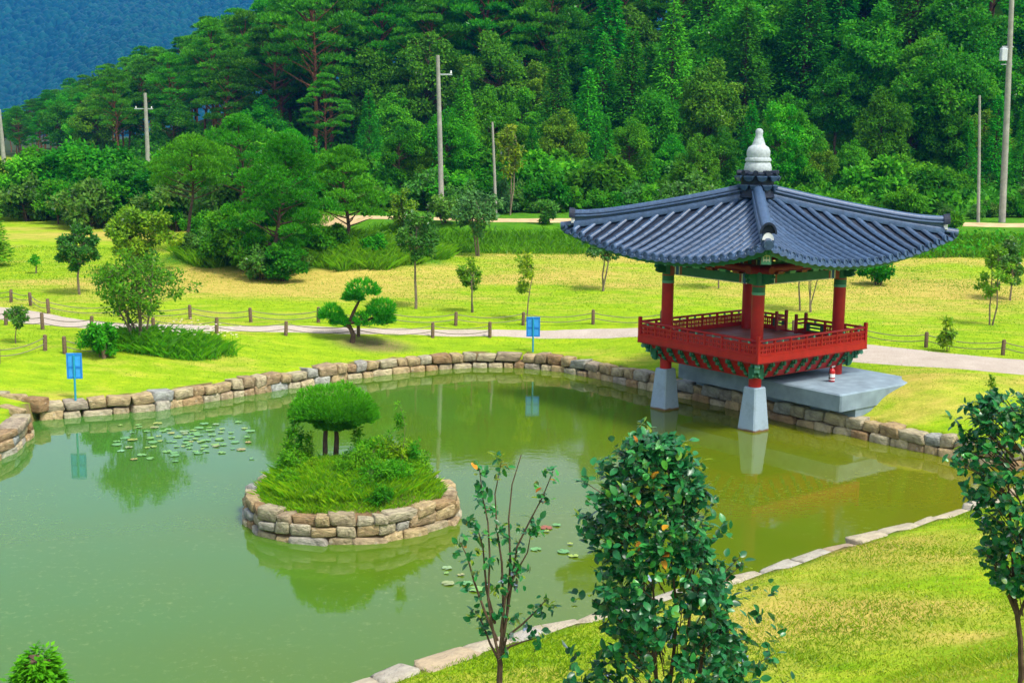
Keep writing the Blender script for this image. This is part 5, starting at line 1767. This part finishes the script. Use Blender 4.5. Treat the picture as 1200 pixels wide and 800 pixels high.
# ------------------------------------------------------------------ lily pads
def pad_mesh(seed):
    rng = random.Random(seed)
    n = 14
    V = [(0, 0, 0.004)]
    for k in range(n + 1):
        a = 0.22 + (2 * PI - 0.44) * k / n
        r_ = 1.0 + rng.uniform(-0.06, 0.06)
        V.append((r_ * math.cos(a), r_ * math.sin(a), 0.05 * rng.random()))
    Fs = [(0, k, k + 1) for k in range(1, n + 1)]
    me = bpy.data.meshes.new('lily_pad')
    me.from_pydata(V, [], Fs)
    me.materials.append(M['pad'])
    me.update()
    return me
PADS = [pad_mesh(i) for i in range(5)]
prn = random.Random(17)
def pad(u, v, r_, mat=None, label='round green lily pad floating in the group near the inlet side of the pond', grp='lily pads near the inlet'):
    x, y = at_z(u, v, 0.012)
    o = link('lily_pad', prn.choice(PADS), None, (x, y, 0.012 + prn.uniform(0, 0.006)), prn.uniform(0, 6.28))
    o.scale = (r_, r_ * prn.uniform(0.85, 1.1), 0.3)
    tag(o, label, 'lily pad', grp)
    return o
spots = []
tries = 0
while len(spots) < 78 and tries < 5000:
    tries += 1
    u = prn.gauss(222, 42); v = prn.gauss(516, 11)
    if not (128 < u < 312 and 492 < v < 541): continue
    x, y = at_z(u, v, 0)
    r_ = prn.uniform(0.06, 0.13)
    if any(math.hypot(x - a, y - b) < (r_ + c) * 0.85 for a, b, c in spots): continue
    spots.append((x, y, r_))
    pad(u, v, r_)
for (u, v, r_) in ((690, 616, .10), (652, 615, .09), (628, 643, .10), (660, 646, .12), (672, 651, .09), (547, 683, .11), (524, 665, .09), (525, 683, .11), (523, 671, .05), (540, 673, .06), (640, 622, .07), (668, 637, .06), (558, 690, .13)):
    pad(u, v, r_, None, 'lone lily pad floating between the island and the camellias', 'scattered lily pads beyond the camellias')
o = pad(640, 618, 0.13, None, 'reddish brown old lily pad near scattered green pads', None)
o.data = o.data.copy(); o.data.materials.clear(); o.data.materials.append(M['redpad'])

# ------------------------------------------------------------------ camellias on the near bank
def leaf_template():
    xs = [0.0, 0.18, 0.45, 0.72, 0.92, 1.0]
    ws = [0.03, 0.23, 0.32, 0.25, 0.10, 0.0]
    V = []; Fs = []
    for x, w in zip(xs, ws):
        c = -0.16 * x * x
        V += [(x, -w, c + 0.22 * w), (x, 0, c), (x, w, c + 0.22 * w)]
    for i in range(len(xs) - 1):
        a = 3 * i
        Fs += [(a, a + 3, a + 4, a + 1), (a + 1, a + 4, a + 5, a + 2)]
    return np.array(V), np.array(Fs)
LT_V, LT_F = leaf_template()
def single_leaf(mat, tint):
    return np_mesh('leaf', LT_V, [LT_F], mat, True, {'tint': np.full(len(LT_V), tint)})
LEAVES = [single_leaf(M['camellia'], t) for t in (0.15, 0.3, 0.45, 0.6, 0.8, 0.95)]
OLD = [single_leaf(M['old_leaf'], t) for t in (0.2, 0.6, 0.9)]
YOUNG = [single_leaf(M['young_leaf'], t) for t in (0.3, 0.8)]
def camellia(loc, paths, P, D, size, label, seed, maxobj=300, old=0.012, young=0.03, name='camellia'):
    """paths = stems; P, D = leaf bases and directions relative to loc"""
    rng = np.random.default_rng(seed)
    rr = random.Random(seed)
    root = empty(name, loc, 0, label, 'shrub')
    mb = MB()
    for pth, ra in paths: mb.tube(pth, ra, 7)
    link('stems', mb.mesh('stems', M['bark'], True), root)
    n = len(P)
    camv = np.array([-loc[0], -loc[1], CAM_H - loc[2]])
    dist = np.linalg.norm(P - camv, axis=1)
    order = np.argsort(dist)
    Nn = unit(rand_unit(rng, n) * 0.55 + np.array([0, 0, 0.75]) + unit(P - P.mean(0)) * 0.5)
    Dn = unit(D)
    S = unit(np.cross(Nn, Dn))
    Nn = np.cross(Dn, S)
    L = size * rng.uniform(0.7, 1.2, n)
    Rm = np.stack([Dn, S, Nn], 2)            # columns
    single = order[:maxobj]
    for i in single:
        q = rr.random()
        me = rr.choice(OLD) if q < old else (rr.choice(YOUNG) if q < old + young else rr.choice(LEAVES))
        o = bpy.data.objects.new('leaf', me)
        COL.objects.link(o)
        o.parent = root
        m = Matrix([[Rm[i][r_][c] * L[i] for c in range(3)] + [P[i][r_]] for r_ in range(3)] + [[0, 0, 0, 1]])
        o.matrix_local = m
    rest = order[maxobj:]
    if len(rest):
        V = np.einsum('nij,kj->nki', Rm[rest], LT_V) * L[rest][:, None, None] + P[rest][:, None, :]
        Fq = LT_F[None] + (np.arange(len(rest)) * len(LT_V))[:, None, None]
        T = np.repeat(np.clip(rng.normal(0.45, 0.24, len(rest)), 0, 1), len(LT_V))
        o = link('foliage', np_mesh('foliage', V.reshape(-1, 3), [Fq.reshape(-1, 4)], M['camellia'], True, {'tint': T}), root)
        o['kind'] = 'stuff'
    return root

def twig_leaves(rng, tips, per, spread, up=0.2):
    """leaves in rosettes round twig tips"""
    P, D = [], []
    for t, d in tips:
        for k in range(per):
            s = rng.uniform(-1.0, 0.15)
            P.append(t + d * s * spread * 1.2 + rng.normal(0, spread * 0.25, 3))
            q = rand_unit(rng, 1)[0]
            D.append(q * 0.9 + d * 0.6 + np.array([0, 0, up - 0.25]))
    return np.array(P), np.array(D)

# dense one
def dense_camellia():
    rng = np.random.default_rng(301)
    Y = 10.6
    u0, vb = 792, 905
    xb, _ = at_y(u0, 800, Y)
    zb = lz(xb, Y)
    loc = (xb, Y, zb)
    # outline in pixels: half widths by height
    rows_v = [508, 530, 560, 600, 640, 690, 730, 770, 810, 860, 900]
    left = [745, 712, 690, 680, 676, 678, 684, 672, 666, 676, 700]
    right = [778, 812, 836, 850, 862, 876, 890, 908, 914, 908, 890]
    tips = []
    for i in range(920):
        v = rng.uniform(512, 880)
        a, b = np.interp(v, rows_v, left), np.interp(v, rows_v, right)
        cu, hw = (a + b) / 2, (b - a) / 2
        th = rng.uniform(0, 2 * PI)
        q = rng.uniform(0.35, 1.0) ** 0.5 * (0.90 + 0.14 * math.sin(3 * th + v * 0.045) * math.sin(v * 0.031 + th)) * rng.uniform(0.80, 1.06)
        k = Y / F_PX
        xx, zz_ = at_y(cu + math.cos(th) * q * hw, v, Y)
        yy = math.sin(th) * q * hw * k * 0.95
        d = unit(np.array([math.cos(th) * 0.8, math.sin(th) * 0.8, 0.55 + rng.normal(0, 0.25)]))
        tips.append((np.array([xx - xb, yy, zz_ - zb]), d))
    # a few shoots that break the outline
    for (u, v) in ((752, 510), (742, 520), (790, 528), (806, 545), (812, 536), (700, 545), (690, 575), (842, 590), (868, 655), (880, 690), (902, 680), (916, 742), (914, 775), (672, 775), (676, 700), (828, 555), (680, 620), (858, 630), (760, 505), (895, 715), (722, 528), (782, 515), (820, 560), (848, 612), (872, 662), (890, 735), (670, 760), (664, 792), (684, 560), (676, 596), (735, 512), (810, 525), (925, 790), (905, 755)):
        xx, zz_ = at_y(u, v, Y)
        tips.append((np.array([xx - xb, rng.normal(0, 0.2), zz_ - zb]), unit(np.array([np.sign(u - 790) * 0.5, 0, 0.8]))))
    P, D = twig_leaves(rng, tips, 8, 0.085)
    ok = P[:, 2] > 0.05
    paths = []
    for i in range(5):
        a = i * 1.256
        p = wiggle(rng, (0.03 * math.cos(a), 0.03 * math.sin(a), -0.2), (0.35 * math.cos(a), 0.35 * math.sin(a), 2.0), 7, 0.08)
        paths.append((p, list(np.linspace(0.03, 0.008, 7))))
    for t, d in tips[::4]:
        base = np.array([t[0] * 0.6, t[1] * 0.6, max(0.2, t[2] - 0.22)])
        paths.append((wiggle(rng, base, t, 4, 0.06), [0.006, 0.005, 0.004, 0.003]))
    camellia(loc, paths, P[ok], D[ok], 0.088, 'dense dark green camellia bush with a few orange leaves on the near bank', 302, 300, 0.03, 0.05)
dense_camellia()

def thin_camellia():
    rng = np.random.default_rng(311)
    Y = 10.9
    xb, _ = at_y(585, 800, Y)
    zb = lz(xb, Y)
    loc = (xb, Y, zb)
    def pt(u, v, dy=0):
        a, b = at_y(u, v, Y)
        return np.array([a - xb, dy, b - zb])
    paths = [([(0, 0, -0.2), tuple(pt(585, 800)), tuple(pt(586, 778)), tuple(pt(584, 765))], [0.032, 0.028, 0.026, 0.024])]
    stems = [[(585, 770), (578, 740), (572, 700), (574, 650), (572, 610), (566, 580), (562, 545)],
             [(585, 770), (590, 720), (588, 660), (582, 620), (580, 580), (588, 540)],
             [(586, 768), (592, 735), (600, 680), (606, 640), (622, 608), (636, 582), (648, 552)],
             [(586, 772), (594, 745), (612, 730), (630, 712), (640, 700)],
             [(586, 765), (594, 720), (598, 660), (596, 610), (600, 570), (611, 535)],
             [(584, 772), (574, 755), (566, 735), (556, 720)],
             [(583, 750), (568, 715), (556, 680), (548, 650), (540, 632)],
             [(587, 740), (592, 700), (604, 670), (618, 645), (622, 622)],
             [(588, 765), (598, 755), (612, 748), (628, 742)],
             [(580, 730), (570, 690), (566, 640), (558, 612)]]
    tips = []
    for i, s in enumerate(stems):
        dy = rng.uniform(-0.15, 0.15)
        pp = [pt(u, v, dy * j / len(s)) for j, (u, v) in enumerate(s)]
        paths.append(([tuple(p) for p in pp], list(np.linspace(0.014, 0.004, len(pp)))))
        P_ = np.array(pp)
        for j in range(len(pp) - 1):
            bare = (i == 4 and j > 2)
            m = 0 if bare else (2 if j > 0 else 0)
            for q in range(m):
                f = rng.random()
                t = P_[j] + (P_[j + 1] - P_[j]) * f + rng.normal(0, 0.05, 3)
                tips.append((t, unit(rand_unit(rng, 1)[0] + np.array([0, 0, 0.5]))))
        if i != 4:
            for q in range(2): tips.append((P_[-1] + rng.normal(0, 0.03, 3), unit(rng.normal(0, 0.4, 3) + np.array([0, 0, 1.0]))))
    P, D = twig_leaves(rng, tips, 7, 0.06)
    camellia(loc, paths, P, D, 0.072, 'sparse young camellia with upright bare stems and few leaves', 312, 300, 0.03, 0.06)
    # red seed fruits
thin_camellia()

def edge_camellia():
    rng = np.random.default_rng(321)
    Y = 10.7
    xb, _ = at_y(1196, 800, Y)
    zb = lz(xb, Y)
    loc = (xb, Y, zb)
    rows_v = [462, 480, 510, 540, 570, 600, 640, 670, 695]
    left = [1160, 1140, 1124, 1118, 1124, 1140, 1142, 1150, 1176]
    right = [1222, 1240, 1262, 1270, 1272, 1270, 1258, 1244, 1226]
    tips = []
    for i in range(330):
        v = rng.uniform(464, 692)
        a, b = np.interp(v, rows_v, left), np.interp(v, rows_v, right)
        cu, hw = (a + b) / 2, (b - a) / 2
        th = rng.uniform(0, 2 * PI)
        q = rng.uniform(0.3, 1.0) ** 0.5 * rng.uniform(0.8, 1.0)
        xx, zz_ = at_y(cu + math.cos(th) * q * hw, v, Y)
        yy = math.sin(th) * q * hw * Y / F_PX
        tips.append((np.array([xx - xb, yy, zz_ - zb]), unit(np.array([math.cos(th) * 0.8, math.sin(th) * 0.8, 0.5 + rng.normal(0, 0.25)]))))
    for (u, v) in ((1114, 534), (1128, 500), (1140, 478), (1172, 462), (1190, 458), (1120, 545), (1146, 640), (1150, 660)):
        xx, zz_ = at_y(u, v, Y)
        tips.append((np.array([xx - xb, rng.normal(0, 0.15), zz_ - zb]), unit(np.array([-0.5, 0, 0.8]))))
    P, D = twig_leaves(rng, tips, 10, 0.075)
    def pt(u, v, dy=0):
        a, b = at_y(u, v, Y)
        return (a - xb, dy, b - zb)
    paths = [([(0, 0, -0.2), pt(1197, 790), pt(1196, 750), pt(1192, 720)], [0.03, 0.026, 0.024, 0.022]),
             ([pt(1192, 722), pt(1182, 698), pt(1170, 680), pt(1160, 640)], [0.016, 0.013, 0.011, 0.006]),
             ([pt(1192, 722), pt(1188, 690), pt(1186, 640), pt(1180, 540)], [0.016, 0.013, 0.011, 0.006]),
             ([pt(1193, 725), pt(1206, 690), pt(1222, 640), pt(1226, 560)], [0.016, 0.013, 0.011, 0.006])]
    for t, d in tips[::3]:
        base = np.array([t[0] * 0.4, t[1] * 0.4, t[2] - 0.25])
        paths.append((wiggle(rng, base, t, 4, 0.06), [0.008, 0.006, 0.005, 0.003]))
    camellia(loc, paths, P, D, 0.080, 'glossy camellia on a bare forked stem by the grassy slope', 322, 300, 0.015, 0.04)
edge_camellia()

# small conifer top in the near corner
def corner_conifer():
    Y = 10.3
    x, zt = at_y(42, 768, Y)
    z = lz(x, Y)
    tree('young_conifer', cone_parts(331, zt - z, 0.50, 30, 9, 'pine_light', 0.075, 110, 0.02, 0.05), (x, Y, z), 0, 1, 'small young conifer whose tip shows above the near water', 'tree')
corner_conifer()

# ------------------------------------------------------------------ far mountain
def mountain():
    def mz(x, y):
        x = x / 2.0; y = y / 2.0
        ridge = 205 + 30 * np.sin(x * 0.006 + 0.6) + 18 * np.sin(x * 0.017 + 2)
        r_ = sstep(640, 1250, y + 26 * np.sin(x * 0.021) + 14 * np.sin(x * 0.05 + 1)) * ridge
        return 2.0 * (r_ * sstep(1600, 1250, y) + 7 * np.sin(x * 0.035 + y * 0.02) * sstep(650, 800, y)) - 3
    xs = np.linspace(-1520, 600, 110); ys = np.linspace(1240, 3120, 70)
    X, Y = np.meshgrid(xs, ys)
    Z = mz(X, Y)
    I = np.arange(X.size).reshape(X.shape)
    Q = np.stack([I[:-1, :-1].ravel(), I[:-1, 1:].ravel(), I[1:, 1:].ravel(), I[1:, :-1].ravel()], 1)
    t = np.full(X.size, 0.2)
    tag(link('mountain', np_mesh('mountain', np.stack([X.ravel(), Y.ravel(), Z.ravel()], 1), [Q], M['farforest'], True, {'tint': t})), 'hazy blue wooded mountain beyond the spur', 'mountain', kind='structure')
    # its far-off wood: rounded crowns
    rng = np.random.default_rng(5)
    n = 52000
    x = rng.uniform(-1240, -120, n); y = rng.uniform(1300, 2520, n)
    ok = (np.abs(x) < y * 0.46) & (x / y < -0.11)
    x, y = x[ok], y[ok]
    z = mz(x, y)
    n = len(x)
    # deformed low spheres
    nu_, nv_ = 6, 3
    tmpl = [(0, 0, 1.0)]
    for i in range(1, nv_):
        a = PI * 0.62 * i / (nv_ - 1)
        for k in range(nu_):
            b = 2 * PI * (k + 0.5 * (i % 2)) / nu_
            tmpl.append((math.sin(a) * math.cos(b), math.sin(a) * math.sin(b), math.cos(a)))
    T = np.array(tmpl)
    F3 = [(0, 1 + k, 1 + (k + 1) % nu_) for k in range(nu_)]
    F4 = []
    for i in range(nv_ - 2):
        for k in range(nu_):
            F4.append((1 + i * nu_ + k, 1 + (i + 1) * nu_ + k, 1 + (i + 1) * nu_ + (k + 1) % nu_, 1 + i * nu_ + (k + 1) % nu_))
    r_ = rng.uniform(4.2, 8.0, n)
    V = T[None] * (r_[:, None, None] * np.array([1, 1, 1.25])) * (1 + rng.normal(0, 0.16, (n, len(T), 1))) + np.stack([x, y, z + r_ * 0.6], 1)[:, None, :]
    A3 = (np.array(F3)[None] + (np.arange(n) * len(T))[:, None, None]).reshape(-1, 3)
    A4 = (np.array(F4)[None] + (np.arange(n) * len(T))[:, None, None]).reshape(-1, 4)
    tint = np.repeat(np.clip(rng.normal(0.5, 0.25, n), 0, 1), len(T))
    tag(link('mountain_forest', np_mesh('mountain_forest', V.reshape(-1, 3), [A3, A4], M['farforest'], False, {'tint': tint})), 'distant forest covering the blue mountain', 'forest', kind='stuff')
mountain()

# ------------------------------------------------------------------ air
def haze():
    m, t = new_mat('haze_air')
    out = t.nodes.new('ShaderNodeOutputMaterial')
    pv = t.nodes.new('ShaderNodeVolumePrincipled')
    pv.inputs['Color'].default_value = (0.03, 0.34, 1.0, 1)
    pv.inputs['Density'].default_value = 0.00018
    pv.inputs['Anisotropy'].default_value = 0.0
    t.links.new(pv.outputs[0], out.inputs['Volume'])
    m.cycles.homogeneous_volume = True
    b = MB().box((0, 1500, 258), (3640, 3300, 522))
    o = b.build('haze', m)
    tag(o, 'pale blue haze in the air', 'haze', kind='stuff')
haze()
